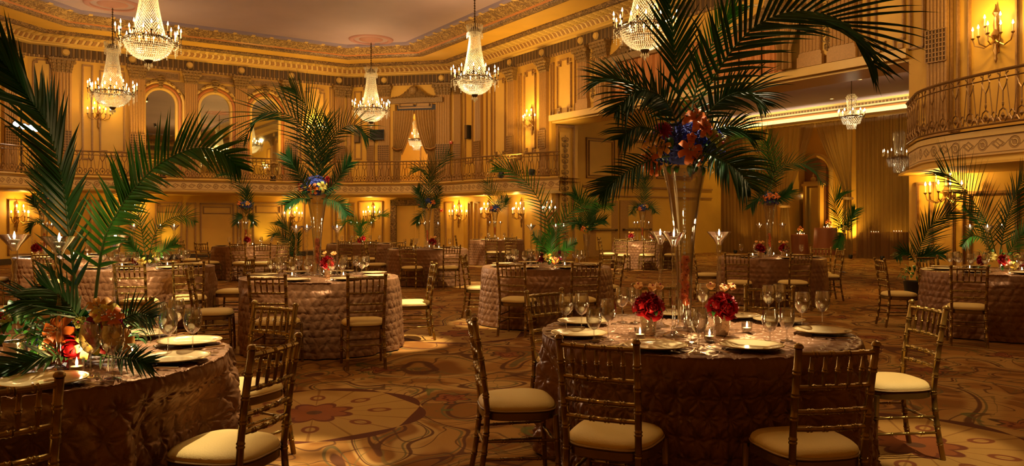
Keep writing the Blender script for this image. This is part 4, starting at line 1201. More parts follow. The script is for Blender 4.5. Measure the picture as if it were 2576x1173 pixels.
# ================================================================== tablecloth
TH_, TR = .82, .93
def make_cloth(dense=True, dents=()):
    NA, NT, NS = {2: (860, 130, 120), 1: (600, 90, 80), 0: (380, 50, 50)}[int(dense)]
    R = TR; S = .128 if dense == 2 else .098
    def star(px, py):
        """relief of gathered stars on a staggered lattice"""
        r0 = np.round(py/(S*.866)); off = (r0 % 2)*.5
        best = None
        for dr_ in (-1, 0, 1):
            r_ = r0+dr_; of = (r_ % 2)*.5; c0 = np.round(px/S-of)
            for dc in (-1, 0, 1):
                cx = (c0+dc+of)*S; cy = r_*S*.866; d = np.hypot(px-cx, py-cy); a = np.arctan2(py-cy, px-cx)
                if best is None: best, ba = d, a
                else: k = d < best; best = np.where(k, d, best); ba = np.where(k, a, ba)
        r = best/(S*.5)
        px = px+.008*np.sin(py*37+px*11); py = py+.008*np.sin(px*31+py*13); sp = S*.866; G = 0
        for nx, ny in ((0, 1), (.866, .5), (.866, -.5)):
            q = (px*nx+py*ny)/sp; d = np.abs(q-np.round(q))*sp; G = np.maximum(G, np.exp(-(d/.0085)**2)*(.55+.45*np.cos(q*9.7+px*23)))
        h = (1-np.exp(-(r/.36)**2))*.85 - .50*G*np.minimum(1, r*2) + .40*(1-2*np.abs(np.sin(ba*4+best*10)))*np.exp(-((r-.42)/.36)**2) + .12*np.sin(px*83+py*61)*r
        return h
    verts = []; a = np.arange(NA)*2*np.pi/NA
    rs = np.linspace(.0, R-.012, NT)[1:] 
    grid = []
    for r in rs:
        x, y = r*np.cos(a), r*np.sin(a); h = star(x, y)*.010
        grid.append(np.stack([x, y, TH_-.004+h], 1))
    L = TH_-.01
    lim = np.full(NA, 9.0)
    for cx, cy, rz in dents:      # the cloth gives way where a seat is tucked against it
        for r_ in np.arange(1.15, .55, -.006):
            wx, wy = r_*np.cos(a)-cx, r_*np.sin(a)-cy
            lx, ly = wx*np.cos(rz)+wy*np.sin(rz), -wx*np.sin(rz)+wy*np.cos(rz)
            ins_ = (np.abs(lx) < .25) & (ly < .25) & (ly > -.30)
            lim = np.where(ins_, np.minimum(lim, r_-.006), lim)
    if len(dents):
        k_ = max(1, int(NA*.012)); lim = np.minimum(lim, 1.12); lim = np.minimum.reduce([np.roll(lim, q) for q in range(-k_*2, k_*2+1)]); lim = sum(np.roll(lim, q) for q in range(-k_*2, k_*2+1))/(4*k_+1)
    for j in range(NS+1):
        t = j/NS; s_ = t*L; ang = a
        arc = ang*round(2*np.pi*R/S)*S/(2*np.pi)
        h = star(arc, s_+.02)*(.020 if dense == 2 else .0125)
        folds = (.022*np.sin(ang*11+.6)+.016*np.sin(ang*17+2.0)+.010*np.sin(ang*29))*t**1.2
        rad = R+.010*min(1, t*12)+.05*t**1.15+folds; rel = h*min(1, .35+t*6)
        z = TH_-.006-.012*min(1, t*14)-t*(L-.02)
        if len(dents):
            e = min(1, max(0, (TH_-.03-z)/(TH_-.03-.52))); e = e*e*(3-2*e)
            lz = R+.02+(lim-R-.02)*e if e < 1 else lim
            lz = R+.02+(np.minimum(lim, 1.12)-R-.02)*e; rad = np.where(lim < 1.10, np.minimum(rad, lz-.042), rad)
        rad = rad+rel
        grid.append(np.stack([rad*np.cos(ang), rad*np.sin(ang), np.full(NA, z)+h*.15], 1))
    V = np.concatenate([np.array([[0, 0, TH_-.002]])]+grid); M = len(grid)
    i = np.arange(M-1)[:, None]*NA+1; k = np.arange(NA)[None, :]; k2 = (k+1) % NA
    F_ = np.stack([i+k, i+NA+k, i+NA+k2, i+k2], -1).reshape(-1, 4)
    tri = np.stack([np.zeros(NA, int), 1+np.arange(NA), 1+(np.arange(NA)+1) % NA], 1)
    me = bpy.data.meshes.new('tablecloth'); nv = len(V)
    me.vertices.add(nv); me.vertices.foreach_set('co', V.ravel().astype(np.float32))
    nl = F_.size+tri.size; me.loops.add(nl); me.loops.foreach_set('vertex_index', np.concatenate([F_.ravel(), tri.ravel()]).astype(np.int32))
    npoly = len(F_)+len(tri); me.polygons.add(npoly)
    me.polygons.foreach_set('loop_start', np.concatenate([np.arange(len(F_))*4, F_.size+np.arange(len(tri))*3]).astype(np.int32))
    me.update(calc_edges=True); me.validate(); me.polygons.foreach_set('use_smooth', [True]*npoly); me.materials.append(m_cloth)
    return me
def make_table():
    t = thing('round_table', 'x', 'table')
    b = MB(); b.lathe([(.001, TH_-.012), (TR-.03, TH_-.012), (TR-.03, TH_-.04), (.001, TH_-.04)], 48); b.build('tabletop', m_flute, t)
    for k in range(4):
        b = MB(); a = PI/4+PI/2*k; b.tube([(.55*math.cos(a), .55*math.sin(a), TH_-.04), (.62*math.cos(a), .62*math.sin(a), 0)], .018, 8); b.build('leg', m_bronze, t)
    return t
tab0 = make_table(); tab_used = [False]
TB = {}; CLOTHS = []
def table(key, X_, Y_, desc, cdesc, rz=0.0):
    if not tab_used[0]: o = tab0; o.location = (X_, Y_, 0); tab_used[0] = True
    else: o = dup(tab0, (X_, Y_, 0), rz)
    tag(o, 'round banquet table hidden under floor length cloth, %s' % desc); o['group'] = 'banquet tables'
    TB[key] = (X_, Y_); CLOTHS.append((X_, Y_, rz, cdesc))

# ================================================================== tableware
def make_glass(parts=True, s=1.0, bowl='wine'):
    t = thing('wine_glass', 'x', 'glass')
    if bowl == 'wine': pr = [(.004, .098), (.012, .101), (.026, .112), (.041, .135), (.046, .160), (.044, .192), (.038, .228), (.037, .228), (.043, .191), (.0445, .160), (.040, .136), (.025, .114), (.010, .104), (.001, .103)]
    else: pr = [(.004, .060), (.016, .064), (.030, .078), (.041, .105), (.043, .135), (.039, .182), (.038, .182), (.0415, .135), (.039, .106), (.028, .080), (.001, .067)]
    zb = pr[0][1]
    b = MB(); b.lathe(pr, 20); b.build('bowl', m_glass, t)
    b = MB(); b.lathe([(.0045, zb), (.0035, zb*.6), (.004, .02), (.008, .008)], 10); b.build('stem', m_glass, t)
    b = MB(); b.lathe([(.008, .008), (.020, .004), (.034, .0025), (.035, .001), (.001, .0)], 20); b.build('foot', m_glass, t)
    return t
gW = make_glass(); gS = make_glass(bowl='water')
gused = {id(gW): False, id(gS): False}
def far_glass_mesh():
    b = MB(); b.lathe([(.001, 0), (.034, .002), (.008, .008), (.004, .02), (.0035, .06), (.005, .099), (.026, .112), (.038, .138), (.039, .165), (.036, .2), (.032, .225)], 12)
    o = b.build('wine_glass', m_glass); me = o.data; bpy.data.objects.remove(o); return me
FGM = far_glass_mesh()
def put(proto, loc, rz, label, grp, used=gused):
    if not used.get(id(proto), True): o = proto; used[id(proto)] = True; o.location = loc; o.rotation_euler = (0, 0, rz)
    else: o = dup(proto, loc, rz)
    tag(o, label); o['group'] = grp; return o
def make_plate():
    t = thing('charger_plate', 'x', 'plate')
    b = MB(); b.lathe([(.001, .004), (.08, .004), (.10, .006), (.15, .017), (.163, .021), (.1645, .0225), (.163, .024), (.148, .021), (.104, .011), (.098, .008), (.06, .0075), (.001, .0075)], 56); b.build('dish', m_plate, t)
    b = MB(); b.lathe([(.157, .0235), (.1635, .0255), (.1650, .0225), (.1635, .0215)], 56); b.build('gilt_rim', m_rim, t)
    b = MB()
    pts = [Vector((.128+.012*math.cos(a)*(1-a/14), .012*math.sin(a)*(1-a/14), .0185)) for a in [i*.5 for i in range(20)]]
    b.tube(pts, .0011, 4); b.tube([(.118, -.012, .0172), (.13, .002, .019), (.14, .014, .0205)], .001, 4); b.build('monogram', m_orn, t)
    return t
pl0 = make_plate(); gused[id(pl0)] = False
def make_fork():
    t = thing('dinner_fork', 'x', 'fork')
    b = MB(); b.box((0, -.03, .004), (.008, .12, .003)); b.box((0, -.085, .004), (.016, .03, .003)); b.box((0, .035, .005), (.006, .03, .003)); b.box((0, .055, .006), (.022, .018, .002)); b.build('handle', m_silver, t, smooth=False)
    for k in range(4): b = MB(); b.box((-.009+.006*k, .085, .0075), (.0028, .045, .002)); b.build('tine', m_silver, t, smooth=False)
    return t
def make_knife():
    t = thing('dinner_knife', 'x', 'knife')
    b = MB(); b.box((0, -.06, .005), (.014, .10, .006)); b.build('handle', m_silver, t, smooth=False)
    b = MB(); b.add([(-.006, -.01, .003), (.008, -.01, .003), (.010, .09, .003), (-.002, .125, .003), (-.006, .11, .003), (-.006, -.01, .005), (.008, -.01, .004), (.010, .09, .004), (-.002, .125, .004), (-.006, .11, .005)],
          [(4, 3, 2, 1, 0), (5, 6, 7, 8, 9), (0, 1, 6, 5), (1, 2, 7, 6), (2, 3, 8, 7), (3, 4, 9, 8), (4, 0, 5, 9)]); b.build('blade', m_silver, t, smooth=False)
    return t
fk0, kn0 = make_fork(), make_knife(); gused[id(fk0)] = gused[id(kn0)] = False
def make_stand():
    t = thing('candle_stand', 'x', 'candle holder')
    b = MB(); b.lathe([(.001, 0), (.062, 0), (.062, .005), (.03, .014), (.012, .03), (.016, .045), (.01, .06), (.001, .06)], 20); b.build('foot', m_glass, t)
    b = MB(); pr = []
    for i in range(25):
        z = .06+.455*i/24; pr.append((.0085+.0045*abs(math.sin(i*.9))+.003*(i % 4 == 0)+.004*(i > 21), z))
    b.lathe(pr, 10); b.build('stem', m_vase, t)
    b = MB(); b.lathe([(.012, .515), (.018, .522), (.030, .545), (.070, .592), (.076, .598), (.073, .598), (.028, .552), (.001, .530)], 24); b.build('cup', m_vase, t)
    return t
def make_floater():
    t = thing('floating_candle', 'x', 'candle')
    b = MB(); b.lathe([(.001, 0), (.018, 0), (.026, .012), (.024, .018), (.001, .016)], 16); b.build('wax', m_wax, t)
    b = MB(); b.lathe([(.001, .016), (.0055, .026), (.0065, .034), (.004, .046), (.0008, .058)], 8); b.build('flame', m_flame, t)
    return t
st0, ca0 = make_stand(), make_floater(); gused[id(st0)] = gused[id(ca0)] = False
def make_votive():
    t = thing('votive_candle', 'x', 'candle')
    b = MB(); b.lathe([(.001, 0), (.026, 0), (.030, .012), (.034, .062), (.032, .062), (.028, .014), (.001, .008)], 20); b.build('glass_cup', m_vase, t)
    b = MB(); b.lathe([(.001, .010), (.026, .010), (.027, .026), (.001, .026)], 16); b.build('wax', m_wax, t)
    b = MB(); b.lathe([(.001, .026), (.005, .034), (.006, .042), (.0008, .062)], 8); b.build('flame', m_flame, t)
    return t
vo0 = make_votive(); gused[id(vo0)] = False
def make_vase():
    t = thing('trumpet_vase', 'x', 'vase')
    # 1.0 m tall, rim radius .135, closed foot
    b = MB(); b.lathe([(.001, 0), (.075, 0), (.075, .01), (.05, .02), (.042, .03), (.044, .20), (.050, .40), (.068, .62), (.098, .82), (.132, .985), (.135, 1.0), (.130, 1.0), (.094, .82), (.064, .62), (.046, .40), (.039, .20), (.036, .045), (.001, .035)], 32); b.build('glass_body', m_vase, t)
    b = MB()
    for k in range(26): b.sphere((.0, 0, .40+k*.0225), .0055 if k % 3 else .009, 8, 5)
    b.build('crystal_strand', m_crystal, t)
    return t
va0 = make_vase(); gused[id(va0)] = False
def make_cup():
    t = thing('silver_cup', 'x', 'cup')
    b = MB(); b.lathe([(.001, 0), (.036, 0), (.040, .006), (.042, .03), (.050, .10), (.053, .115), (.050, .115), (.046, .10), (.038, .03), (.001, .012)], 24); b.build('cup_body', m_cup, t); 
    b = MB(); b.lathe([(.050, .112), (.055, .114), (.055, .118), (.050, .118)], 24); b.build('cup_rim', m_silver, t)
    return t
cp0 = make_cup(); gused[id(cp0)] = False

# ================================================================== flowers and palms
def petal(L, wd, curl=.3, cup=.2, n=5, base=.15):
    """strip petal along +X rising in Z; returns verts, faces"""
    vs_ = []; fs = []
    for i in range(n+1):
        t = i/n; x = L*(t*math.cos(curl*t)); z = L*t*.9*math.sin(.9-1.3*curl*t)*(1-.35*t)
        ww = wd*(math.sin(PI*min(1, base+t*(1-base)*.98))**.8)*.5
        vs_ += [(x, -ww, z+cup*ww), (x, 0, z), (x, ww, z+cup*ww)]
    for i in range(n):
        for k in (0, 1): fs.append((i*3+k, (i+1)*3+k, (i+1)*3+k+1, i*3+k+1))
    return vs_, fs
def xf(vs_, M): return [tuple(M @ Vector(v)) for v in vs_]
def flower_mesh(kind):
    b = MB(); Rz = lambda a: Matrix.Rotation(a, 4, 'Z'); Ry = lambda a: Matrix.Rotation(a, 4, 'Y')
    if kind == 'lily':
        for k in range(6):
            v, f = petal(.098, .027, 1.2 if k % 2 else 1.05, .3, 7); b.add(xf(v, Rz(PI/3*k+.1*(k % 2))), f)
        for k in range(5):
            a = 2*PI*k/5; b.tube([(0, 0, .005), (.012*math.cos(a), .012*math.sin(a), .05)], .0015, 4, 1); b.octa((.013*math.cos(a), .013*math.sin(a), .053), .004, .003, 1)
        return b, [None, m_orn]
    if kind == 'rose':
        # cupped petals lying on nested shells, rims rolled outward
        for L_, (n, r0, wd_, top, fl) in enumerate(((3, .011, 1.5, .030, .0), (3, .017, 1.5, .033, .15), (4, .024, 1.25, .034, .3), (5, .031, 1.1, .031, .5), (5, .039, 1.05, .024, .8))):
            for k in range(n):
                a0 = 2*PI*k/n+L_*.8; g = []; m = 6
                for i in range(m+1):
                    t_ = i/m; z = -.02+(top+.02)*t_
                    for j in range(m+1):
                        q = (j/m-.5); z2 = z-.010*(2*q)**2*t_-.004*L_*t_; r = r0*(math.sin(PI*.5*min(1, .25+t_*1.1)))*(1+fl*max(0, t_-.6)**1.3*1.6)+.0012*k
                        a_ = a0+q*wd_*(1.0-.25*max(0, t_-.7)); g.append((r*math.cos(a_), r*math.sin(a_), z2-.006*fl*max(0, t_-.75)*4))
                b.add(g, [(i*(m+1)+j, i*(m+1)+j+1, (i+1)*(m+1)+j+1, (i+1)*(m+1)+j) for i in range(m) for j in range(m)])
        b.sphere((0, 0, -.004), .026, 10, 7)
        return b, [None]
    if kind == 'dahlia':
        for L_ in range(6):
            n = 9+L_; tilt = .1+L_*.23
            for k in range(n):
                v, f = petal(.034+.006*L_, .015, .3, .5, 3); b.add(xf(v, Rz(2*PI*(k+.5*(L_ % 2))/n) @ Ry(tilt-.75)), f)
        return b, [None]
    if kind == 'orchid':
        for k in range(5):
            v, f = petal(.034, .028, 1.2, .1, 4); b.add(xf(v, Rz(2*PI*k/5)), f)
        b.sphere((0, 0, .010), .004, 8, 5, 1)
        return b, [None, m_rose]
    if kind == 'leaf':
        v, f = petal(.11, .034, .8, .25, 6, .08); b.add(v, f); return b, [None]
FM = {}
def flower(kind, mat, loc, nrm, s=1.0, parent=None, name=None, roll=None):
    key = (kind, mat.name)
    if key not in FM:
        b, mats = flower_mesh(kind); mats[0] = mat; o = b.build(name or kind, mats); FM[key] = o.data; bpy.data.objects.remove(o)
    o = bpy.data.objects.new(name or kind, FM[key]); C.objects.link(o)
    q = Vector(nrm).to_track_quat('Z', 'Y').to_matrix().to_4x4() @ Matrix.Rotation(roll if roll is not None else random.uniform(0, 6), 4, 'Z')
    o.matrix_local = Matrix.Translation(loc) @ q @ Matrix.Scale(s, 4)
    if parent: o.parent = parent
    return o
def rdir(zmin=-.3, zmax=1.0):
    z = random.uniform(zmin, zmax); a = random.uniform(0, 2*PI); r = math.sqrt(max(0, 1-z*z)); return Vector((r*math.cos(a), r*math.sin(a), z))
def filler(parent, c, R, flat=.7, n=260, mat=None, name='filler_blooms'):
    b = MB()
    for i in range(n):
        d = rdir(-.6, 1); p = Vector(c)+Vector((d.x*R, d.y*R, d.z*R*flat))*random.uniform(.7, 1.02)
        t1 = d.cross(Vector((.3, .2, .9))).normalized(); t2 = d.cross(t1)
        s_ = R*random.uniform(.09, .15)
        a0 = random.uniform(0, 6)
        for k in range(4):
            a = a0+k*PI/2; e = t1*math.cos(a)+t2*math.sin(a); g = t1*math.cos(a+.6)+t2*math.sin(a+.6); h = t1*math.cos(a-.6)+t2*math.sin(a-.6)
            b.add([p, p+h*s_*.6+d*s_*.25, p+e*s_, p+g*s_*.6+d*s_*.25], [(0, 1, 2, 3)])
    core = MB()
    b.sphere(c, R*.72, 14, 9, 0, flat)
    o = b.build(name, mat or m_blue, parent, smooth=False); o['kind'] = 'stuff' if False else 'part'
    del o['kind']; return o
def leaves(parent, c, R, n=40, mat=None, L=.13, flat=.6, zmin=-.5, wd=.035, name='foliage'):
    b = MB()
    for i in range(n):
        d = rdir(zmin, .8); v, f = petal(L*random.uniform(.7, 1.2), wd, random.uniform(.5, 1.1), .25, 5, .06)
        q = Vector(d).to_track_quat('X', 'Z').to_matrix().to_4x4()
        M = Matrix.Translation(Vector(c)+Vector((d.x*R*.8, d.y*R*.8, d.z*R*flat*.8))) @ q
        b.add(xf(v, M), f)
    return b.build(name, mat or m_leaf, parent)
def bez(p, t):
    # Catmull-Rom through points
    n = len(p)-1; x = min(max(t, 0), 1)*n; i = min(int(x), n-1); u = x-i
    a = p[max(i-1, 0)]; b = p[i]; c = p[i+1]; d = p[min(i+2, n)]
    return .5*((2*b)+(-a+c)*u+(2*a-5*b+4*c-d)*u*u+(-a+3*b-3*c+d)*u**3)
def frond(parent, pts, L=.4, n=34, wd=.022, ang=.85, droop=.35, N=None, mat=None, start=.12, r0=.007, fold=.5, seed=None, one=0, back=0.0, tipk=.35, rise=.45):
    """feather palm frond in the parent's local space. pts: rachis points. N: vector the blade faces"""
    rnd = random.Random(seed if seed is not None else len(bpy.data.objects))
    pts = [Vector(p) for p in pts]; b = MB()
    K = 22; rp = [bez(pts, i/K) for i in range(K+1)]
    b.tube(rp, [r0*(1-.8*i/K)+.001 for i in range(K+1)], 6, 1)
    N0 = Vector(N or (0, -1, .25)).normalized()
    for i in range(n):
        t = start+(1-start)*(i/(n-1))**.92
        p = bez(pts, t); T = (bez(pts, min(1, t+.02))-bez(pts, max(0, t-.02))).normalized()
        S = T.cross(N0)
        if S.length < .05: S = T.cross(Vector((1, 0, 0)))
        S.normalize(); Nn = S.cross(T).normalized()
        prof = (rise+(1-rise)*math.sin(PI*min(1, (t-start)/(1-start)*.62+.12)))*(1 if t < .82 else 1-(t-.82)/.18*(1-tipk))
        a_ = ang*(1-.55*t)
        for side in (-1, 1):
            if one and side != one: continue
            l = L*prof*rnd.uniform(.86, 1.08); aa = a_+rnd.uniform(-.09, .09)
            d = (S*side*math.sin(aa)+T*math.cos(aa)+Nn*(.28+rnd.uniform(-.12, .12))).normalized()
            ws = wd*(1-.35*t)*rnd.uniform(.85, 1.1)
            q = p.copy(); m = 5; vs_ = []; seg = l/m; dd = d.copy()
            for j in range(m+1):
                f = j/m; w_ = ws*(.35+.65*math.sin(PI*min(1, f*.75+.22)))*(1-f**3.2)*.5
                sd = dd.cross(Nn)
                if sd.length < .01: sd = T
                sd.normalize(); up = sd.cross(dd).normalized()
                if j == m: vs_ += [q]
                else: vs_ += [q+sd*w_+up*w_*fold, q, q-sd*w_+up*w_*fold]
                q = q+dd*seg; dd = (dd+Vector((0, 0, -droop/m*(.4+f*1.6)))).normalized()
            fs = []
            for j in range(m-1): fs += [(j*3, (j+1)*3, (j+1)*3+1, j*3+1), (j*3+1, (j+1)*3+1, (j+1)*3+2, j*3+2)]
            e = (m-1)*3; fs += [(e, m*3, e+1), (e+1, m*3, e+2)]
            b.add(vs_, fs)
    return b.build('palm_frond', [mat or m_palm, m_stem], parent)
# ================================================================== tables, chairs
TABLES = [
 ('T1', 1.10, 4.72, 'largest, front right, with red roses', 'copper pintuck tablecloth on the largest front right table with the red rose cups'),
 ('T8', -2.35, 3.78, 'front left beneath the tallest palms', 'copper pintuck tablecloth on the front left table beneath the tallest palm fronds'),
 ('T2', -2.28, 9.25, 'middle left with a lit tall vase', 'pintuck tablecloth on the middle left table, its right side brightly lit'),
 ('T4', .50, 11.4, 'centre with a low yellow lily arrangement', 'pintuck tablecloth on the centre table with the yellow lilies'),
 ('T6', 4.72, 14.2, 'before the alcove drapes', 'dark pintuck tablecloth on the table in front of the tied alcove drapes'),
 ('T7', 6.45, 10.35, 'right edge under the rounded balcony', 'pintuck tablecloth on the hazy table at the right edge'),
 ('T9', -5.25, 11.2, 'left, behind the big palm fronds', 'tan lit pintuck tablecloth on the table seen behind the big left palm'),
 ('T10', -8.1, 14.3, 'far left edge', 'pale lit pintuck tablecloth on the table at the far left edge'),
 ('T11', -6.71, 20.0, 'far, before the glowing yellow panel', 'pintuck tablecloth on the far table before the glowing yellow wall panel'),
 ('T12', -4.27, 22.0, 'far, with a low palm', 'dark pintuck tablecloth on the small far table left of the framed door'),
 ('T3', -1.98, 18.2, 'far centre with a tall vase', 'dark pintuck tablecloth on the far centre table, its right edge lit'),
 ('T13', -.52, 26.3, 'farthest, beneath the corner balcony', 'pale pintuck tablecloth on the farthest table by the three sconces'),
 ('T5', 4.08, 24.3, 'standing in the wide opening', 'pale gold pintuck tablecloth on the table standing in the wide opening')]
for i, (k, x, y, d, cdx) in enumerate(TABLES): table(k, x, y, d, cdx, rz=i*.37)
TN = {'T1': 'the front rose table', 'T8': 'the front left table', 'T2': 'the middle left table', 'T4': 'the centre lily table', 'T6': 'the table before the alcove drapes',
      'T7': 'the table at the right edge', 'T9': 'the table behind the big palm', 'T10': 'the far left edge table', 'T11': 'the table before the yellow panel', 'T12': 'the small far table by the door',
      'T3': 'the far centre vase table', 'T13': 'the farthest table', 'T5': 'the table in the wide opening'}
def pxX(px, Y): return PXY(px, Y)
CHAIRS = [
 ('T1', .394, 3.58, (.43, .90), 'near side left, its back to us'),
 ('T1', 1.409, 3.47, (-.18, .98), 'near side right, its back to us'),
 ('T1', -.237, 4.48, (.985, .15), 'in side view at its left'),
 ('T1', .25, 6.05, (.66, -.75), 'at its far left, seat hidden by the cloth'),
 ('T1', 2.13, 6.45, (-.42, -.9), 'at its far right, behind the glasses'),
 ('T1', 2.70, 5.05, (-.99, -.06), 'in side view at its right with lit seat'),
 ('T1', 1.22, 6.62, (-.02, -1), 'at its far side behind the tall vase'),
 ('T8', -1.75, 2.66, (-.69, .72), 'cropped at the lower left corner'),
 ('T8', -1.11, 3.53, (-.96, .27), 'nearest the aisle, large seat cut by the frame'),
 ('T8', -1.55, 5.1, (-.5, -.87), 'on its far right with a brightly lit seat'),
 ('T8', -2.70, 5.42, (.1, -1), 'on its far side beyond the flowers'),
 ('T2', pxX(533, 8.9), 8.85, (.95, .25), 'in side view at its left with pale seat'),
 ('T2', pxX(675, 7.8), 7.75, (.05, 1), 'near side, partly behind another chair'),
 ('T2', pxX(930, 7.9), 7.75, (-.30, .95), 'near side, standing alone in the shade'),
 ('T2', pxX(1042, 9.75), 9.75, (-.97, -.25), 'in side view at its right, brightly lit'),
 ('T2', pxX(893, 10.9), 10.75, (.1, -1), 'far side behind the glasses'),
 ('T2', pxX(722, 10.6), 10.6, (.35, -.95), 'far side left of the vase'),
 ('T4', pxX(1285, 9.9), 9.95, (.35, .95), 'near side on the left'),
 ('T4', pxX(1475, 9.95), 9.95, (-.25, .97), 'near side on the right'),
 ('T4', pxX(1184, 12.1), 12.0, (1, -.15), 'side view at its left'),
 ('T4', pxX(1560, 12.3), 12.2, (-1, -.2), 'side view at its right in shade'),
 ('T6', pxX(1847, 12.9), 12.75, (.35, .95), 'near side on the left'),
 ('T6', pxX(2008, 12.9), 12.75, (-.15, 1), 'near side on the right'),
 ('T6', pxX(2110, 14.6), 14.5, (-1, .05), 'side view at its right'),
 ('T6', pxX(1791, 14.5), 14.7, (1, -.2), 'side view at its left, lit'),
 ('T6', pxX(2060, 15.6), 15.5, (-.45, -.9), 'far side on the right'),
 ('T7', pxX(2236, 10.9), 10.95, (1, -.1), 'side view at its left'),
 ('T7', pxX(2432, 9.2), 9.15, (.45, .9), 'near side facing away'),
 ('T7', pxX(2322, 12.0), 11.9, (.2, -1), 'far side by the floor palm'),
 ('T9', pxX(325, 9.7), 9.7, (-.05, 1), 'near side left, behind a candle stem'),
 ('T9', pxX(482, 10.3), 10.2, (-.35, .94), 'near side on the right'),
 ('T9', pxX(570, 11.3), 11.35, (-1, 0), 'side view at its right'),
 ('T10', pxX(115, 13.0), 12.95, (.0, 1), 'near side behind palm leaves'),
 ('T10', pxX(22, 13.8), 13.9, (.95, .3), 'cut by the left picture edge'),
 ('T11', pxX(540, 19.3), 19.0, (.3, .9), 'near side, leftmost'),
 ('T11', pxX(604, 18.7), 18.5, (.1, 1), 'near side, centre'),
 ('T11', pxX(660, 18.4), 18.4, (-.35, .9), 'near side, right of centre'),
 ('T11', pxX(690, 19.5), 19.4, (-.8, .5), 'lit, at its right'),
 ('T11', pxX(708, 20.6), 20.6, (-1, -.2), 'rightmost in side view'),
 ('T11', pxX(420, 19.6), 20.4, (1, 0), 'off its left side beside the palm'),
 ('T12', pxX(830, 22.3), 22.3, (1, 0), 'side view at its left'),
 ('T12', pxX(870, 20.7), 20.6, (.2, 1), 'near side on the left'),
 ('T12', pxX(930, 20.7), 20.6, (-.3, 1), 'near side on the right'),
 ('T12', pxX(975, 22.2), 22.1, (-1, 0), 'side view at its right'),
 ('T3', pxX(1028, 17), 16.8, (.25, 1), 'near side on the left'),
 ('T3', pxX(1139, 17), 16.8, (-.35, 1), 'near side on the right'),
 ('T3', pxX(948, 18.2), 18.2, (1, .05), 'side view at its left'),
 ('T3', pxX(998, 19.5), 19.7, (.4, -.9), 'far side'),
 ('T13', pxX(1167, 26.5), 26.5, (1, 0), 'side view at its left'),
 ('T13', pxX(1236, 25), 24.85, (.1, 1), 'near side on the left'),
 ('T13', pxX(1284, 25), 25.0, (-.3, 1), 'near side on the right'),
 ('T13', pxX(1309, 26.6), 26.4, (-1, 0), 'side view at its right'),
 ('T5', pxX(1513, 24.2), 24.0, (1, .15), 'side view at its left, pale'),
 ('T5', pxX(1560, 23), 22.85, (.3, 1), 'near side on the left'),
 ('T5', pxX(1632, 23), 22.8, (-.1, 1), 'near side on the right'),
 ('T5', pxX(1688, 23.6), 23.5, (-.8, .5), 'behind the candle stands')]
for k, bx, by, f, d in CHAIRS:
    chair(bx, by, math.atan2(f[1], f[0]), 'gold chair at %s, %s' % (TN[k], d), 'gold chiavari chairs')
for X_, Y_, rz, cdesc in CLOTHS:
    dn = []
    for cx, cy, cr in PLACED:
        dx, dy = cx-X_, cy-Y_
        if math.hypot(dx, dy) < 1.5: dn.append((dx*math.cos(rz)+dy*math.sin(rz), -dx*math.sin(rz)+dy*math.cos(rz), cr-rz))
    c = bpy.data.objects.new('tablecloth', make_cloth(2 if Y_ < 5 else 1 if Y_ < 12 else 0, dn)); C.objects.link(c); c.location = (X_, Y_, 0); c.rotation_euler = (0, 0, rz)
    tag(c, cdesc, 'tablecloth', 'pintuck tablecloths')
# ================================================================== place settings
def xy(px, py, z=TH_):  # floor-plane style lookup for a point at height z
    Y = F*(CAMH-z)/(py-HY); return (px-PX0)/F*Y, Y
TOP = TH_+.008
def setting(k, ang, gl, lb, fork=True, near=True, plate_r=.70):
    tx, ty = TB[k]; x, y = tx+plate_r*math.cos(ang), ty+plate_r*math.sin(ang)
    put(pl0, (x, y, TOP), ang, lb, 'charger plates'); return x, y
# front right table: plates from the photograph
def plate_at(px, py, tb, lb, knife=True):
    x, y = xy(px, py); tx, ty = TB[tb]
    a = math.atan2(y-ty, x-tx); r = min(.745, math.hypot(x-tx, y-ty)); x, y = tx+r*math.cos(a), ty+r*math.sin(a)
    put(pl0, (x, y, TOP), a, lb, 'charger plates')
    if knife:
        short = lb.replace('ivory charger plate', '').strip()
        for sx, pr, nm in ((-1, fk0, 'fork'), (1, kn0, 'knife')):
            # seated side: outward direction a; tools parallel to the radius
            px_, py_ = x-sx*math.sin(a)*.20*(-1), y+sx*math.cos(a)*.20*(-1)
            px_ += math.cos(a)*.02; py_ += math.sin(a)*.02
            if math.hypot(px_-tx, py_-ty) > .86: continue
            put(pr, (px_, py_, TOP+.002), a+PI/2, 'silver dinner %s beside the plate %s' % (nm, short), 'dinner %s pieces' % nm)
    return x, y
for px, py, lb in ((1440, 850, 'ivory charger plate at the left rim of the front rose table'), (1637, 887, 'ivory charger plate nearest the camera, left one, on the rose table'),
                   (1890, 881, 'ivory charger plate nearest the camera, right one, on the rose table'), (2082, 843, 'ivory charger plate at the right rim of the rose table'),
                   (2052, 806, 'ivory charger plate behind the right rim one on the rose table'), (1466, 818, 'ivory charger plate under two glasses, left back of the rose table'),
                   (1885, 793, 'ivory charger plate at the back right of the rose table'), (1690, 795, 'ivory charger plate at the back behind the roses')):
    plate_at(px, py, 'T1', lb)
for px, py, lb in ((466, 913, 'ivory charger plate with monogram nearest the camera on the front left table'), (500, 868, 'ivory charger plate at the far right rim of the front left table'),
                   (350, 850, 'ivory charger plate behind the lilies on the front left table'), (110, 972, 'ivory charger plate at the lower left behind the cropped chair'), (60, 862, 'ivory charger plate at the left back of the front left table')):
    plate_at(px, py, 'T8', lb)
GL = 'wine glasses'
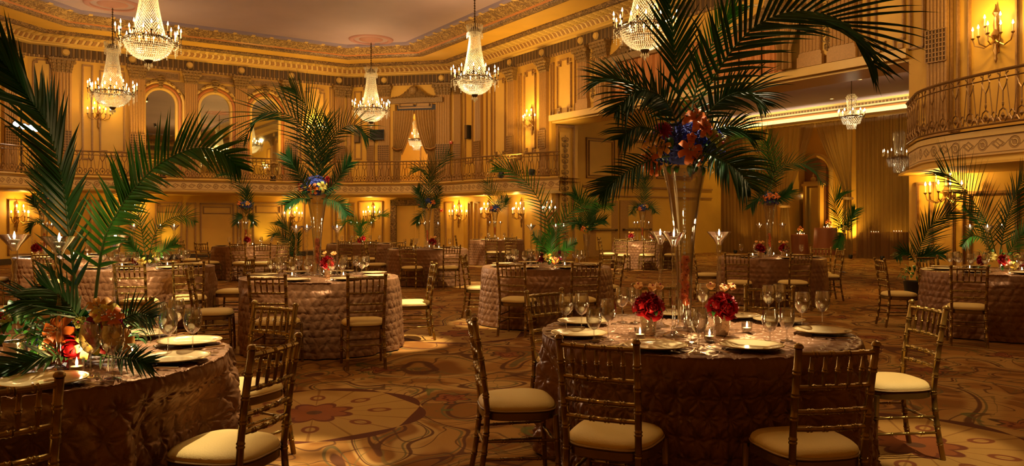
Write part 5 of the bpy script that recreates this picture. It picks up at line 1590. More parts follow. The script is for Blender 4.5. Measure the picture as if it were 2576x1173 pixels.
for px, py, sz, lb in ((1424, 838, 0, 'leftmost wine glass on the rose table'), (1463, 837, 0, 'wine glass second from the left on the rose table'), (1494, 861, 1, 'smaller wine glass in the left front cluster of the rose table'),
                   (1530, 859, 0, 'wine glass nearest the left rose cup, front row'), (1565, 814, 0, 'wine glass just left of the left red roses'), (1598, 815, 0, 'wine glass half hidden by the left red roses'),
                   (1758, 893, 0, 'single wine glass front centre of the rose table between two votives'), (1768, 800, 0, 'wine glass behind the centre, beside the tall vase'),
                   (1937, 867, 1, 'smaller wine glass above the front right plate'), (1979, 861, 1, 'smaller wine glass behind the front right chair post'), (2018, 832, 0, 'tall wine glass second from the right on the rose table'),
                   (2069, 829, 0, 'rightmost tall wine glass on the rose table'), (1934, 806, 0, 'wine glass at the back right cluster, left one'), (1960, 801, 0, 'wine glass at the back right cluster, right one'), (1738, 866, 1, 'small glass behind the front centre votives')):
    x, y = xy(px, py); put(gS if sz else gW, (x, y, TOP), random.uniform(0, 6), lb, GL)
for px, py, lb in ((228, 953, 'tall wine glass before the lilies, left of the pair'), (284, 958, 'tall wine glass before the lilies, right of the pair'), (423, 897, 'wine glass left of the monogram plate'),
                   (485, 893, 'wine glass standing between the two right plates of the front left table'), (401, 874, 'wine glass at the back of the right cluster on the front left table, left'), (444, 858, 'wine glass at the back of the right cluster, right')):
    x, y = xy(px, py); put(gW, (x, y, TOP), 0, lb, GL)
# flames' light
def lit_votive(x, y, lb, e=.5):
    put(vo0, (x, y, TOP), 0, lb, 'votive candles')
    if e: plight((x, y, TOP+.095), e, (1, .6, .22), .012, 'votive_glow')
for px, py, lb in ((1610, 850, 'lit votive in front of the left rose cup'), (1785, 855, 'lit votive at the front centre of the rose table'), (1879, 833, 'lit votive right of the right rose cup'),
                   (1740, 830, 'lit votive beside the tall vase foot')):
    x, y = xy(px, py+6); lit_votive(x, y, lb, K_CANDLE)
for px, py, lb in ((68, 934, 'lit votive at the left of the front left table'), (193, 935, 'lit votive before the orange lily'), (331, 900, 'lit votive right of the front left flowers')):
    x, y = xy(px, py+6); lit_votive(x, y, lb, K_CANDLE)
# candle stands
def stand(x, y, lb, lb2, e=0, s=1.0):
    o = put(st0, (x, y, TOP), random.uniform(0, 6), lb, 'glass candle stands')
    put(ca0, (x, y, TOP+.556), 0, lb2, 'floating candles')
    if e: plight((x, y, TOP+.64), e, (1, .6, .25), .015, 'candle_glow')
for x, y, lb in ((PXY(1661, 4.9), 4.9, 'tall glass candle stand left of the big vase, behind'), (PXY(1695, 4.5), 4.5, 'tall glass candle stand just left of the big vase, in front'), (PXY(1809, 4.8), 4.8, 'tall glass candle stand right of the big vase')):
    stand(x, y, lb, 'floating candle burning in the '+lb[5:], K_CANDLE*.8)
for px, Y, lb in ((36, 3.9, 'tall glass candle stand nearest the left picture edge'), (149, 3.45, 'tall glass candle stand in front of the palm trunk'), (290, 4.0, 'tall glass candle stand right of the big palm stems')):
    stand(PXY(px, Y), Y, lb, 'floating candle burning in the '+lb[5:], K_CANDLE*.8)

# ================================================================== arrangements
def bouquet(x, y, lb, seed=0, n=4, z=TOP):
    put(cp0, (x, y, z), 0, 'silver cup holding the '+lb, 'silver cups')
    random.seed(seed); t = thing('rose_bouquet', lb, 'flowers', (x, y, z+.10), group='rose bouquets')
    dirs = [(-.7, -.5, .5), (.15, -.9, .3), (.8, -.2, .35), (-.1, .0, 1), (.4, .7, .6), (-.6, .6, .6)][:n+1]
    for d in dirs: d = Vector(d).normalized(); flower('rose', m_rose, Vector((d.x*.06, d.y*.06, .035+d.z*.08)), d, 1.3, t)
    for d in ((-.3, .3, .9), (.4, .2, .9), (.2, .5, .8)): d = Vector(d).normalized(); flower('orchid', m_peach, d*.17+Vector((0, 0, .03)), (d.x, -.6, d.z), 1.5, t)
    leaves(t, (0, 0, .03), .06, 9, m_leaf, .085, .6, -.3, .03); return t
x, y = xy(1632, 846); bouquet(x, y, 'red roses and small orchids in the left silver cup', 3)
x, y = xy(1816, 846); bouquet(x, y, 'red roses with yellow buds in the right silver cup', 4)

def orchid_spray(x, y, lb, s=1.0, z0=.05, full=True):
    t = thing('submerged_orchids', lb, 'flowers', (x, y, TOP), group='orchids inside the tall vases')
    b = MB(); b.tube([(0, 0, .04), (.004, 0, .2), (-.004, .0, .42)], .003, 5); b.build('orchid_stem', m_stem, t)
    for k in range(9 if full else 5):
        z = .17+.032*k if full else .2+.05*k; a = k*2.2; flower('orchid', m_orch, (.012*math.cos(a), .012*math.sin(a)-.008, z), (math.cos(a)*.6, -1, .2), 1.6, t, 'orchid_bloom')
    return t
def tall(key, x, y, lb, col, vs=1.0, z=TOP):
    put(va0, (x, y, z), 0, 'tall trumpet glass vase with crystal strand on %s' % TN[key] if key in TN else lb, 'tall trumpet vases')
    orchid_spray(x, y, 'orange orchids submerged in the vase on %s' % TN.get(key, 'x'), full=key in ('T1', 'T2'))
def Lp(base, pts):
    """picture points (px, py, Y) to the local space of an arrangement at base"""
    return [P(*q)-Vector(base) for q in pts]
# --- the front right floral ball
bx, by = PXY(1722, 4.8), 4.8; tall('T1', bx, by, '', None)
B = Vector((bx, by, TOP+1.06)); t = thing('flower_arrangement', 'large blue and orange flower ball with huge palm fronds on the front tall vase', 'flowers', B)
filler(t, (-.0, 0, .06), .245, .62, 560); leaves(t, (0, 0, .0), .19, 46, m_leaf, .12, .5, -.8)
Yb = 4.54
for px, py, kd, mt, s_ in ((1640, 355, 'lily', m_peach, 1.5), (1665, 372, 'lily', m_peach, 1.1), (1667, 328, 'dahlia', m_mag, 1.0), (1750, 300, 'lily', m_orange, 1.5), (1770, 322, 'lily', m_orange, 1.2),
                       (1735, 380, 'lily', m_orange, 1.5), (1752, 396, 'lily', m_orange, 1.0), (1800, 345, 'orchid', m_ylgreen, 2.2), (1815, 362, 'orchid', m_ylgreen, 2.0), (1785, 335, 'orchid', m_ylgreen, 1.8),
                       (1632, 405, 'lily', m_orange, 1.2), (1645, 425, 'lily', m_orange, .9), (1740, 345, 'orchid', m_orange, 1.6), (1690, 375, 'leaf', m_leaf, 1.0), (1640, 380, 'orchid', m_ylgreen, 1.8)):
    p = P(px, py, Yb)-B; n_ = Vector((p.x*1.6, -1, p.z*1.2+.2)); flower(kd, mt, p, n_, s_, t)
FR = [
 ([(1722, 372, 4.8), (1748, 280, 4.72), (1800, 188, 4.65), (1845, 122, 4.6), (1905, 64, 4.55), (1990, 30, 4.5), (2080, 38, 4.45), (2150, 80, 4.42), (2200, 165, 4.4)], .52, 34, .028, 1.0, .30, .0),
 ([(1715, 372, 4.85), (1704, 205, 4.9), (1694, 110, 4.95), (1680, -10, 4.95), (1640, -90, 4.9)], .40, 24, .026, .75, .2, .0),
 ([(1715, 365, 4.75), (1690, 280, 4.65), (1650, 235, 4.55), (1595, 232, 4.45), (1550, 280, 4.4)], .30, 34, .02, 1.0, .55, .0),
 ([(1712, 360, 4.9), (1660, 270, 5.0), (1600, 215, 5.1), (1545, 195, 5.2), (1500, 205, 5.25)], .26, 30, .018, .8, .45, .0),
 ([(1735, 360, 4.75), (1790, 275, 4.7), (1840, 238, 4.65), (1885, 232, 4.6), (1920, 262, 4.55)], .26, 34, .018, 1.0, .6, .0),
 ([(1700, 392, 4.7), (1650, 398, 4.55), (1590, 425, 4.45), (1540, 460, 4.4), (1512, 486, 4.38)], .20, 30, .016, .9, .5, .0),
 ([(1740, 392, 4.65), (1778, 388, 4.5), (1820, 405, 4.4), (1858, 432, 4.35), (1885, 470, 4.3)], .27, 28, .022, 1.1, .75, .0),
 ([(1730, 365, 4.9), (1745, 250, 5.1), (1775, 150, 5.2), (1815, 60, 5.3), (1850, 20, 5.35)], .25, 30, .018, .9, .3, .0),
 ([(1715, 372, 4.7), (1650, 330, 4.5), (1600, 320, 4.4), (1560, 350, 4.35)], .22, 26, .018, 1.0, .6, .0),
 ([(1735, 372, 4.85), (1790, 330, 4.95), (1850, 320, 5.0), (1895, 350, 5.05)], .20, 24, .016, 1.0, .6, .0)]
for i, (pp, L_, n_, wd, an, dr_, st_) in enumerate(FR): frond(t, Lp(B, pp), L_, n_, wd, an, dr_, start=.2 if i < 2 else .15, seed=i, mat=m_palm_lit if i == 7 else m_palm)
def settle(t, z, key):
    '''leaves resting on the table lie on it instead of passing through'''
    tx, ty = TB[key]; ox, oy = t.location.x, t.location.y
    for c in t.children:
        M = c.matrix_local
        if c.data.users > 1: continue
        for v in c.data.vertices:
            if v.co.z+z < TOP+.012 and math.hypot(v.co.x+ox-tx, v.co.y+oy-ty) < TR+.06: v.co.z = TOP+.010-z+random.uniform(0, .008)
# --- front left low arrangement with tall fronds
B = Vector((PXY(215, 3.75), 3.75, TOP+.05)); t = thing('flower_arrangement', 'low mixed lilies and roses with towering palm fronds on the front left table', 'flowers', B)
filler(t, (0, 0, .06), .20, .6, 260); leaves(t, (0, 0, .03), .24, 90, m_leaf, .17, .5, -.2, .04)
for px, py, kd, mt, s_ in ((150, 830, 'lily', m_orange, 1.4), (135, 845, 'lily', m_orange, 1.2), (180, 880, 'rose', m_rose, 1.5), (128, 912, 'lily', m_orange, 1.3), (222, 868, 'lily', m_yellow, 1.3),
                       (262, 828, 'rose', m_mag, 1.5), (270, 850, 'rose', m_rose, 1.3), (265, 790, 'lily', m_yellow, 1.2), (250, 775, 'lily', m_peach, 1.1), (285, 800, 'lily', m_orange, 1.0),
                       (305, 860, 'lily', m_peach, 1.2), (200, 810, 'orchid', m_ylgreen, 1.6), (118, 870, 'orchid', m_ylgreen, 1.7), (240, 815, 'dahlia', m_mag, .8), (160, 900, 'orchid', m_yellow, 1.4)):
    p = P(px, py, 3.49)-B; p.z = max(p.z, .035); flower(kd, mt, p, Vector((p.x*1.5, -1, p.z*.8+.1)), s_, t)
FR = [
 ([(215, 850, 3.75), (193, 740, 3.75), (172, 560, 3.7), (158, 450, 3.65), (122, 318, 3.6), (74, 245, 3.5), (25, 176, 3.45), (-20, 120, 3.4)], .34, 46, .026, .75, .12, 0),
 ([(235, 850, 3.75), (240, 750, 3.72), (258, 620, 3.68), (283, 560, 3.65), (314, 509, 3.62), (341, 472, 3.6), (385, 427, 3.55), (438, 392, 3.5), (500, 372, 3.45), (560, 385, 3.4), (600, 420, 3.4)], .25, 52, .024, 1.1, .25, 0),
 ([(225, 850, 3.7), (180, 790, 3.6), (120, 760, 3.5), (60, 755, 3.45)], .20, 22, .016, .9, .2, 0),
 ([(225, 860, 3.7), (200, 800, 3.5), (150, 745, 3.45), (110, 722, 3.4)], .22, 22, .016, .9, .2, 0),
 ([(235, 860, 3.7), (290, 820, 3.6), (340, 790, 3.55), (385, 800, 3.5)], .18, 22, .016, .9, .3, 0),
 ([(235, 890, 3.6), (290, 900, 3.4), (340, 905, 3.3), (375, 915, 3.27)], .16, 22, .02, .7, .1, 0),
 ([(200, 890, 3.6), (120, 900, 3.4), (60, 915, 3.35), (10, 930, 3.3)], .18, 22, .02, .7, .1, 0)]
for i, (pp, L_, n_, wd, an, dr_, st_) in enumerate(FR): frond(t, Lp(B, pp), L_, n_, wd, an, dr_, start=.16, seed=20+i, mat=m_palm if i != 1 else m_palm_lit)
settle(t, B.z, 'T8')
t = thing('rose_bouquet', 'small green bouquet in a silver cup at the left picture edge', 'flowers', (PXY(40, 3.55), 3.55, TOP+.11), group='rose bouquets')
leaves(t, (0, 0, .05), .10, 40, m_leaf, .13, .7, -.2, .035); flower('orchid', m_ylgreen, (.02, -.1, .12), (0, -1, .4), 1.3, t); flower('rose', m_rose, (-.04, -.06, .1), (0, -1, .6), 1.0, t)
put(cp0, (PXY(40, 3.55), 3.55, TOP), 0, 'silver cup holding the green bouquet at the left edge', 'silver cups')

# --- generic far arrangements
def ball(x, y, z, lb, R, fr, blooms, seed, fil=m_blue, pal=m_palm, nf=120, Lf=.16):
    random.seed(seed); B = Vector((x, y, z)); t = thing('flower_arrangement', lb, 'flowers', B)
    if fil: filler(t, (0, 0, 0), R, .7, nf, fil)
    leaves(t, (0, 0, 0), R*1.05, 30, m_leaf, .12, .6, -.6, .035)
    for j, (kd, mt) in enumerate(blooms):
        a = -PI/2+(j-(len(blooms)-1)/2)*.55; e = random.uniform(-.3, .5); d = Vector((math.cos(a), math.sin(a), e)).normalized()
        flower(kd, mt, Vector((d.x*R, d.y*R, d.z*R*.7)), d, 1.35, t)
    for i, f in enumerate(fr):
        pp = f[0]; mat = f[2] if len(f) > 2 else pal
        frond(t, Lp(B, pp), f[1]*.9, f[3] if len(f) > 3 else 30, .018, .9, .3, start=.12, seed=seed*10+i, mat=mat)
    return t
tall('T2', PXY(798, 9.3), 9.3, '', None)
ball(PXY(798, 9.3), 9.3, TOP+1.06, 'blue flower ball with arching palm fronds on the middle left vase', .20,
     [([(796, 480, 9.3), (790, 400, 9.2), (776, 348, 9.1), (747, 303, 9.0), (698, 282, 8.9), (653, 290, 8.8), (618, 345, 8.8)], .56),
      ([(800, 480, 9.3), (800, 400, 9.35), (795, 330, 9.4), (770, 265, 9.4), (735, 225, 9.4)], .5),
      ([(804, 480, 9.3), (818, 400, 9.3), (840, 345, 9.2), (870, 319, 9.1), (903, 318, 9.0), (925, 345, 9.0)], .42),
      ([(798, 480, 9.3), (804, 420, 9.4), (812, 360, 9.4), (822, 300, 9.5)], .45),
      ([(790, 490, 9.2), (765, 460, 9.0), (740, 420, 8.9), (722, 392, 8.9)], .25), ([(806, 490, 9.2), (840, 465, 9.1), (862, 430, 9.0), (880, 412, 9)], .25),
      ([(785, 500, 9.2), (750, 500, 9.0), (722, 515, 8.9)], .22), ([(810, 500, 9.2), (850, 510, 9.0), (872, 540, 8.9)], .22)],
     [('rose', m_rose), ('lily', m_orange), ('orchid', m_yellow), ('lily', m_orange), ('lily', m_yellow), ('rose', m_rose), ('lily', m_peach)], 5, nf=260)
for key, px, Y, nm, fr in (
   ('T3', 1075, 18.3, 'dark flower ball with upright palm on the far centre vase', [([(1078, 530, 18.3), (1085, 470, 18.3), (1095, 425, 18.2), (1128, 388, 18.2)], .6), ([(1076, 530, 18.3), (1078, 470, 18.3), (1070, 430, 18.2), (1040, 428, 18.2)], .45), ([(1070, 530, 18), (1060, 500, 18), (1050, 475, 18)], .35), ([(1068, 530, 18.2), (1058, 540, 18), (1048, 560, 18)], .3), ([(1082, 530, 18.2), (1100, 500, 18.2), (1105, 470, 18)], .35)]),
   ('T11', 618, 20, 'small flower ball with one leaning palm on the vase before the yellow panel', [([(618, 545, 20), (619, 500, 20), (608, 465, 19.9), (585, 440, 19.8), (560, 436, 19.8)], .6), ([(618, 545, 20), (622, 510, 20), (620, 480, 20)], .4), ([(618, 545, 20), (632, 548, 20), (638, 562, 20)], .3), ([(616, 545, 20), (600, 548, 20), (596, 560, 20)], .3)]),
   ('T5', 1616, 24.3, 'flower ball with upright palm on the vase in the wide opening', [([(1616, 522, 24.3), (1612, 480, 24.3), (1606, 450, 24.3), (1596, 428, 24.3)], .65), ([(1616, 522, 24.3), (1624, 480, 24.3), (1622, 450, 24.2)], .5), ([(1616, 525, 24.3), (1640, 520, 24.2), (1648, 535, 24)], .4), ([(1616, 525, 24.3), (1595, 520, 24.2), (1590, 538, 24)], .4)]),
   ('T6', 1936, 14.2, 'orange lily ball with arching palm fronds before the alcove drapes', [([(1934, 490, 14.2), (1934, 430, 14.1), (1925, 375, 14), (1895, 343, 13.9), (1858, 338, 13.9)], .6, m_palm_lit), ([(1938, 490, 14.2), (1948, 440, 14.1), (1975, 415, 14), (2015, 412, 13.9), (2050, 430, 13.9), (2068, 462, 13.8)], .42), ([(1930, 495, 14.1), (1905, 460, 14), (1885, 435, 14)], .4), ([(1930, 500, 14.1), (1905, 500, 14), (1890, 520, 14)], .3), ([(1945, 500, 14.1), (1970, 495, 14), (1990, 480, 14)], .3), ([(1935, 490, 14.3), (1945, 420, 14.4), (1930, 360, 14.4)], .5)]),
   ('T13', 1245, 26.3, 'small dark flower ball with palm on the farthest table', [([(1245, 535, 26.3), (1243, 500, 26.3), (1225, 460, 26.2)], .7), ([(1246, 535, 26.3), (1262, 505, 26.3), (1275, 490, 26)], .4), ([(1245, 535, 26.3), (1268, 520, 26), (1278, 500, 26)], .3)]),
   ('T10', 112, 14.3, 'orange and yellow lily ball with palm tuft on the far left vase', [([(112, 540, 14.3), (112, 490, 14.2), (104, 455, 14.1), (88, 430, 14)], .42), ([(114, 540, 14.3), (122, 480, 14.3), (142, 440, 14.2)], .38), ([(105, 545, 14.2), (90, 520, 14), (82, 500, 14)], .25), ([(112, 555, 14.2), (85, 560, 14), (75, 580, 14)], .22)])):
    tall(key, PXY(px, Y), Y, '', None)
    z = TOP+1.04
    bl = {'T6': [('lily', m_orange)]*6, 'T10': [('lily', m_orange), ('lily', m_yellow), ('lily', m_orange)], 'T3': [('lily', m_orange), ('lily', m_peach), ('lily', m_yellow), ('lily', m_orange)]}.get(key, [('lily', m_orange), ('orchid', m_yellow), ('lily', m_peach)])
    ball(PXY(px, Y), Y, z, nm, .22, fr, bl, hash(key) % 50 if 0 else ord(key[-1]), nf=90)
# low arrangements
def low(key, px, Y, lb, fr, bl, seed, R=.2):
    o = ball(PXY(px, Y), Y, TOP+.12, lb, R, fr, bl, seed, fil=None, pal=m_palm_lit); settle(o, TOP+.12, key); return o
low('T4', 1385, 11.35, 'low yellow lily arrangement with two wide palm fronds on the centre table',
    [([(1388, 655, 11.3), (1382, 580, 11.2), (1362, 515, 11.1), (1325, 460, 11), (1285, 430, 10.9), (1250, 422, 10.9)], .42), ([(1392, 650, 11.3), (1405, 585, 11.2), (1440, 530, 11.1), (1490, 510, 11), (1535, 520, 10.9)], .34), ([(1385, 655, 11.3), (1360, 610, 11.2), (1340, 590, 11)], .25),
     ([(1392, 655, 11.3), (1425, 625, 11.2), (1450, 610, 11)], .22), ([(1388, 655, 11.2), (1386, 610, 11.2), (1395, 570, 11.1)], .3)],
    [('lily', m_orange), ('rose', m_rose), ('lily', m_yellow), ('lily', m_orange), ('dahlia', m_mag), ('orchid', m_yellow)], 31)
low('T9', 372, 11.2, 'low white and green lily arrangement with bright green fronds behind the big palm',
    [([(368, 660, 11.2), (360, 600, 11.1), (348, 540, 11), (330, 490, 10.9), (308, 468, 10.8)], .45, m_palm_lit), ([(372, 660, 11.2), (390, 590, 11.1), (420, 555, 11), (460, 543, 10.9), (490, 560, 10.8)], .36, m_palm_lit), ([(366, 660, 11.2), (340, 630, 11), (325, 610, 11)], .25), ([(376, 660, 11.2), (410, 630, 11), (440, 615, 11)], .25)],
    [('lily', m_yellow), ('rose', m_rose), ('lily', m_yellow), ('orchid', m_ylgreen), ('lily', m_yellow)], 37)
low('T12', 908, 22, 'low arrangement with curling fronds on the small far table', [([(908, 605, 22), (900, 570, 22), (880, 553, 22), (855, 572, 22)], .45), ([(910, 605, 22), (925, 565, 22), (950, 542, 22), (975, 540, 22)], .35), ([(910, 600, 22), (905, 575, 22), (915, 560, 22)], .3)], [('lily', m_yellow), ('rose', m_rose), ('rose', m_rose)], 41)
low('T7', 2510, 10.3, 'white lilies and red roses with spreading fronds on the right edge table',
    [([(2505, 640, 10.3), (2485, 570, 10.2), (2450, 510, 10.1), (2405, 455, 10), (2368, 432, 10)], .68, m_palm, 38), ([(2515, 640, 10.3), (2530, 560, 10.2), (2555, 490, 10.1), (2590, 420, 10)], .45, m_palm, 38), ([(2500, 645, 10.2), (2470, 600, 10), (2440, 595, 9.9), (2420, 620, 9.8)], .22), ([(2500, 645, 10.2), (2460, 560, 10.1), (2425, 520, 10)], .25), ([(2530, 645, 10.2), (2570, 590, 10.1), (2600, 560, 10)], .35)],
    [('rose', m_rose), ('lily', m_yellow), ('rose', m_rose), ('lily', m_yellow), ('rose', m_rose), ('lily', m_yellow)], 43, .26)
# bouquets on other tables
for px, Y, lb in ((825, 9.1, 'red and yellow bouquet beside the middle left vase'), (1088, 17.9, 'red roses at the foot of the far centre vase'), (1588, 24.1, 'orange bouquet left of the vase in the wide opening'), (1642, 24.1, 'orange bouquet right of the vase in the wide opening'),
                  (1912, 13.8, 'red rose bouquet left of the vase before the drapes'), (1972, 13.8, 'orange and red bouquet right of the vase before the drapes'), (622, 19.6, 'red bouquet at the foot of the vase before the yellow panel'), (92, 14.0, 'red and yellow bouquet on the far left table')):
    bouquet(PXY(px, Y), Y, lb, int(px), 3)
# candle stands, glasses, plates and votives of the other tables
SO = [(-.24, -.08), (-.11, .20), (.25, .06)]
VC = {'T2': (798, 9.3), 'T3': (1075, 18.3), 'T11': (618, 20), 'T5': (1616, 24.3), 'T6': (1936, 14.2), 'T13': (1245, 26.3), 'T10': (112, 14.3), 'T4': (1388, 11.35), 'T9': (372, 11.2), 'T12': (908, 22), 'T7': (2500, 10.3)}
SPX = {'T2': ((745, 9.1), (772, 9.5), (848, 9.3)), 'T4': ((1336, 11.2), (1398, 11.0), (1418, 11.6)), 'T9': ((337, 11.0), (404, 11.5), (438, 11.0)), 'T6': ((1910, 14.0), (1930, 14.5), (1968, 14.2)), 'T7': ((2440, 10.1), (2484, 9.95), (2520, 10.6)), 'T3': ((1054, 18.2), (1068, 18.6), (1102, 18.3)), 'T5': ((1596, 24.3), (1604, 24.6), (1632, 24.3)), 'T11': ((600, 20), (619, 20.3), (637, 20)), 'T10': ((80, 14.2), (108, 14.7), (130, 14.3)), 'T12': ((883, 22), (898, 22.2), (934, 22)), 'T13': ((1232, 26.3), (1245, 26.5), (1259, 26.2))}
ORD = ('left', 'middle', 'right')
for k, lst in SPX.items():
    for j, (px, Y) in enumerate(lst):
        stand(PXY(px, Y), Y, '%s glass candle stand on %s' % (ORD[j], TN[k]), 'floating candle in the %s candle stand on %s' % (ORD[j], TN[k]), K_CANDLE*.5 if k == 'T2' else 0)
random.seed(5)
for k, (tx, ty) in TB.items():
    if k in ('T1', 'T8'): continue
    near = ty < 13
    ns = 8 if near else 6
    c0 = math.atan2(-ty, -tx)+.4
    for j in range(ns):
        a = c0+j*2*PI/ns; x, y = tx+.70*math.cos(a), ty+.70*math.sin(a)
        if math.sin(a)*ty > .99: pass
        o = dup(pl0, (x, y, TOP), a); tag(o, 'ivory charger plate on %s' % TN[k]); o['group'] = 'charger plates on %s' % TN[k]
        for q, (rr, da) in enumerate(((.50, .12), (.56, -.17)) if near else ((.52, .12),)):
            x, y = tx+rr*math.cos(a+da), ty+rr*math.sin(a+da)
            if near: o = dup(gW, (x, y, TOP), 0)
            else: o = bpy.data.objects.new('wine_glass', FGM); C.objects.link(o); o.location = (x, y, TOP); o['category'] = 'glass'
            tag(o, 'clear wine glass standing on %s' % TN[k]); o['group'] = 'wine glasses on %s' % TN[k]
    for j in range(3):
        a = c0+.5+j*2.1; o = dup(vo0, (tx+.34*math.cos(a), ty+.34*math.sin(a), TOP)); tag(o, 'lit votive candle on %s' % TN[k]); o['group'] = 'votives on %s' % TN[k]
    plight((tx+.34*math.cos(c0), ty+.34*math.sin(c0), TOP+.12), 1.6, (1, .62, .25), .02, 'votive_glow')
# candle rows on the cocktail tables
for i, (px, Y, h) in enumerate(cups):
    for j in range(4):
        o = dup(vo0, (PXY(px, Y)+(-.15+.10*j), Y-.2, h+.002)); tag(o, 'votive candle in the row on the cocktail table %s' % ['between the tied drapes', 'behind the left tied drape', 'dimly seen through the sheer', 'behind the sheer by the pier'][i]); o['group'] = 'cocktail table votives %s' % 'abcd'[i]
    plight((PXY(px, Y), Y-.3, h+.12), 6, WARM, .03, 'votive_glow')
for px, Y, h, lb in ((2082, 33.45, 1.15, 'orange bouquet on the tall rust skirted table'), (2012, 34.25, .85, 'orange bouquet on the dark cocktail table')):
    random.seed(9); t = thing('rose_bouquet', lb, 'flowers', (PXY(px, Y), Y, h), group='cocktail table bouquets')
    leaves(t, (0, 0, .14), .12, 14, m_leaf, .14, .8, -.2, .04)
    for d in ((-.5, -.6, .4), (.4, -.8, .3), (0, -.4, .9)): flower('lily', m_orange, Vector(d)*.16+Vector((0, 0, .18)), d, 1.5, t)
    b = MB(); b.lathe([(.001, 0), (.06, 0), (.07, .14), (.066, .14), (.001, .02)], 14); b.build('bowl', m_cup, t)
# floor standing palms
def floorpalm(px, Y, lb, fr, h=.4, green=m_palm, vase=False, bl=()):
    x = PXY(px, Y); t = thing('potted_palm', lb, 'plant', (x, Y, 0))
    b = MB()
    if vase: b.lathe([(.001, 0), (.14, 0), (.14, .02), (.05, .05), (.05, h*.5), (.10, h), (.09, h), (.001, h*.55)], 20); b.build('vase_stand', m_vase, t)
    else: b.lathe([(.001, 0), (.15, 0), (.19, h), (.17, h), (.16, h-.04), (.001, h-.05)], 20); b.build('planter', m_pot, t)
    for i, (pp, L_) in enumerate(fr): frond(t, [P(*q)-Vector((x, Y, 0)) for q in pp], L_, 28, .026, .9, .3, seed=int(px)+i, mat=green)
    leaves(t, (0, 0, h+.1), .2, 30, m_leaf, .2, .8, -.2, .045)
    for j, (kd, mt) in enumerate(bl): flower(kd, mt, (.18*math.cos(-PI/2+(j-1)*.6), .18*math.sin(-PI/2+(j-1)*.6), h+.12+.05*(j % 2)), (.3*(j-1), -1, .3), 1.6, t)
    return t
floorpalm(737, 23.5, 'dark potted palm on the carpet against the far left wall', [([(737, 655, 23.5), (736, 610, 23.5), (725, 575, 23.4), (703, 558, 23.4)], .5), ([(736, 655, 23.5), (725, 615, 23.5), (700, 590, 23.4), (690, 592, 23.4)], .4), ([(738, 655, 23.5), (745, 620, 23.5), (748, 590, 23.5)], .4)], .3)
floorpalm(1476, 19.5, 'dark palm arrangement on a tall glass stand beside the opening left pier', [([(1476, 585, 19.5), (1470, 540, 19.5), (1460, 505, 19.4), (1445, 488, 19.4)], .5), ([(1478, 585, 19.5), (1495, 560, 19.5), (1520, 555, 19.4)], .35), ([(1474, 585, 19.5), (1455, 560, 19.5), (1440, 565, 19.4)], .35), ([(1477, 585, 19.5), (1484, 545, 19.5), (1500, 520, 19.5)], .35)], 1.15, m_palm, True, (('lily', m_orange), ('orchid', m_yellow)))
floorpalm(2120, 22.0, 'green lit palm and yellow orchids on a glass stand before the right drape', [([(2122, 585, 22), (2108, 545, 22), (2100, 510, 21.9), (2112, 488, 21.9)], .6), ([(2122, 585, 22), (2112, 600, 21.9), (2106, 622, 21.8)], .4), ([(2124, 585, 22), (2140, 550, 22), (2150, 530, 22)], .4)], 1.1, m_palm_lit, True, (('orchid', m_yellow), ('lily', m_yellow), ('orchid', m_peach)))
floorpalm(2300, 14.6, 'dark potted palm at the foot of the opening right pier', [([(2300, 660, 14.6), (2320, 610, 14.6), (2345, 565, 14.5), (2392, 535, 14.5)], .62), ([(2300, 660, 14.6), (2290, 640, 14.5), (2270, 635, 14.5), (2255, 650, 14.4)], .3), ([(2302, 660, 14.6), (2335, 640, 14.5), (2370, 640, 14.4)], .3)], .35)

# ================================================================== stage lights
q, _ = wfL.sY(57, 1.2)
b0 = wfL.M @ Vector((q, 1.15, 2.98)); zb = PZ(318, b0.y)
t = thing('light_stand', 'black lighting stand with crossbar on the balcony at the far left', 'stand', b0)
b = MB(); b.tube([(0, 0, 0), (0, 0, PZ(245, b0.y)-2.98)], .03, 8); b.build('pole', m_black, t)
b = MB(); b.tube([(-.50, -.05, zb-2.98-.02), (.66, -.05, zb-2.98+.0)], .025, 8); b.build('crossbar', m_black, t)
for k in range(3): a = k*2.1; b = MB(); b.tube([(0, 0, .4), (.2*math.cos(a), .2*math.sin(a), 0)], .015, 6); b.build('leg', m_black, t)
for j, (px, py) in enumerate(((40, 312), (60, 318), (77, 321), (92, 324))):
    p = P(px, py, b0.y-.12); tg = [(-2.0, 9.2, .8), (-6, 12, .8), (0.5, 11.4, .8), (-1.6, 5.0, .6)][j]
    can('stage_lamp', 'blazing stage lamp on the left balcony crossbar, %s' % ('outermost left', 'second from the left', 'third from the left', 'nearest the palm frond')[j], 'stage lamp', p, tg, .1, .22, m_spotl, 'stage lamps on the left balcony')
    slight(p+(Vector(tg)-p).normalized()*.1, tg, K_SPOT*3, (1, .86, .62), 16, .5, .06)
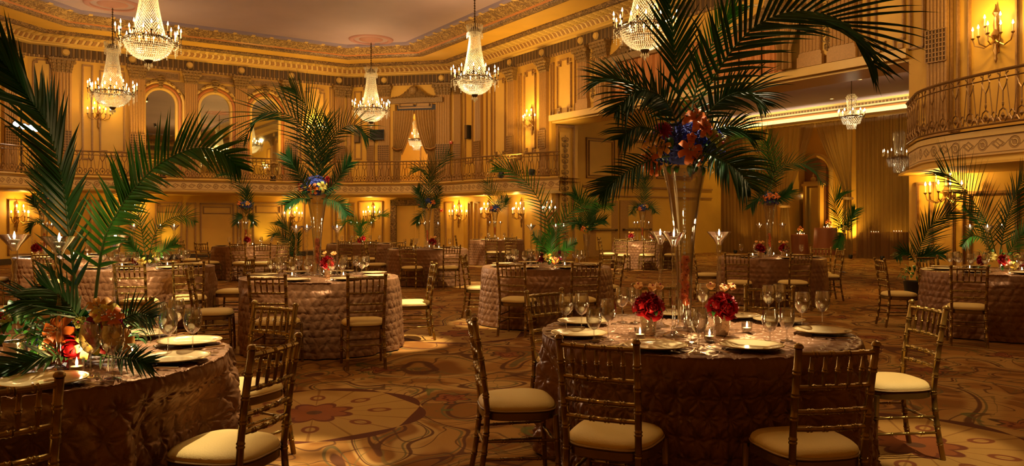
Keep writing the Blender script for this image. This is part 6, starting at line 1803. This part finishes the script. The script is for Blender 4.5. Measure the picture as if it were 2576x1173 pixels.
# ceiling spots and recessed downlights
def ceiling_spot(p, tgt, e, ang, lb, col=(1, .80, .48)):
    can('ceiling_spot', lb, 'spotlight', p, tgt, .09, .2, m_lensw, 'ceiling pin spots')
    d = (Vector(tgt)-Vector(p)).normalized(); slight(Vector(p)+d*.08, tgt, e*4.5, col, ang, .5, .04)
for p, tg, e, ang, lb in (((1.3, 10.0, 7.98), (-1.3, 9.5, .6), 1500, 11, 'small ceiling pin spot aimed at the right side of the middle left table'), ((-2.8, 9.8, 7.98), (-.3, 11.3, .5), 1100, 11, 'small ceiling pin spot aimed at the left side of the centre table'),
    ((.6, 15.5, 7.98), (-1.0, 17.9, .4), 1100, 13, 'small ceiling pin spot aimed at the right rim of the far centre table'), ((.8, 6.4, 7.98), (-1.55, 4.6, .5), 1200, 14, 'small ceiling pin spot aimed at the right rim of the front left table'),
    ((-4.2, 7.2, 7.98), (-5.1, 10.3, .4), 1500, 14, 'small ceiling pin spot aimed at the table behind the big palm'), ((-5.5, 11, 7.98), (-7.7, 13.4, .4), 1500, 15, 'small ceiling pin spot aimed at the far left table'),
    ((-3.5, 17.5, 7.98), (-6.1, 19.3, .4), 1100, 12, 'small ceiling pin spot aimed at the table before the yellow panel'), ((-1.5, 21.8, 7.98), (-.7, 25.4, .4), 1300, 15, 'small ceiling pin spot aimed at the farthest table'),
    ((1.0, 20.0, 7.98), (3.6, 23.6, .5), 1500, 13, 'small ceiling pin spot aimed at the table in the wide opening'), ((3.4, 2.2, 7.98), (2.75, 5.0, .45), 420, 9, 'small ceiling pin spot aimed at the seat right of the rose table'),
    ((1.9, 6.6, 7.98), (1.1, 4.75, .82), 1050, 13, 'small ceiling pin spot aimed at the centre of the rose table'), ((-2.3, 6.0, 7.98), (-2.25, 9.0, .8), 700, 14, 'small ceiling pin spot aimed at the middle left tabletop'), ((-1.2, 6.2, 7.98), (-2.1, 3.7, .9), 560, 15, 'small ceiling pin spot aimed at the front left tabletop'),
    ((5.2, 8.6, 7.98), (6.3, 10.1, .9), 420, 12, 'added ceiling pin spot brightening the flowers on the right edge table'),  # extra spot, added to brighten these flowers
    ((.8, 5.0, 7.98), (-.9, 6.2, 0), 110, 22, 'small ceiling pin spot aimed at the open carpet between the front tables')):
    ceiling_spot(p, tg, e, ang, lb)
for i, (u, v) in enumerate(((20.5, 24.5), (15, 23.5), (10, 23), (20.8, 19.8), (12, 26.2), (18, 26.4), (22.5, 27.0))):
    p = W(u, v, 6.09); t = thing('recessed_downlight', 'small round recessed downlight in the dark alcove ceiling', 'downlight', p, group='alcove downlights')
    b = MB(); b.lathe([(.07, -.012), (.10, -.012), (.10, .01), (.07, .01)], 16); b.build('trim_ring', m_ltrim, t)
    b = MB(); b.lathe([(.001, -.004), (.07, -.004)], 12); b.build('lens', m_lensw, t)
    slight(p-Vector((0, 0, .05)), p-Vector((0, 0, 3)), 260, GOLDL, 120, 1, .05)
for px, wf, dd, e, lb in ((1990, wfZ, .7, 750, 'added floor uplight on the bar wall left of the arch'), (2112, wfZ, .7, 600, 'added floor uplight on the bar wall right of the arch'), (1870, wfZ, .7, 450, 'added floor uplight far behind the left sheer'), (2240, wfZ, .6, 60, 'added floor uplight far behind the right sheer')):  # uplights added to brighten the wall beyond the drapes
    q, _ = wf.sY(px, dd); p = wf.M @ Vector((q, dd, .12)); tg = wf.M @ Vector((q, 0, 2.8))
    can('floor_uplight', lb, 'uplight', p, tg, .08, .1, m_lensw); slight(p+(Vector(tg)-Vector(p)).normalized()*.1, tg, e, (1, .56, .10), 100, .9, .04)
for i, px in enumerate((1850, 1925, 1990, 2140, 2220)):  # more uplights added, to lift the dark alcove at its drapes
    q, _ = wfK.sY(px, .9); p = wfK.M @ Vector((q, .9, .12)); tg = wfK.M @ Vector((q, .2, 3))
    can('floor_uplight', 'added small floor uplight at the foot of the alcove drapes', 'uplight', p, tg, .08, .1, m_lensw, 'added uplights at the alcove drapes'); slight(p+(Vector(tg)-Vector(p)).normalized()*.1, tg, 90, GOLDL, 90, .9, .04)
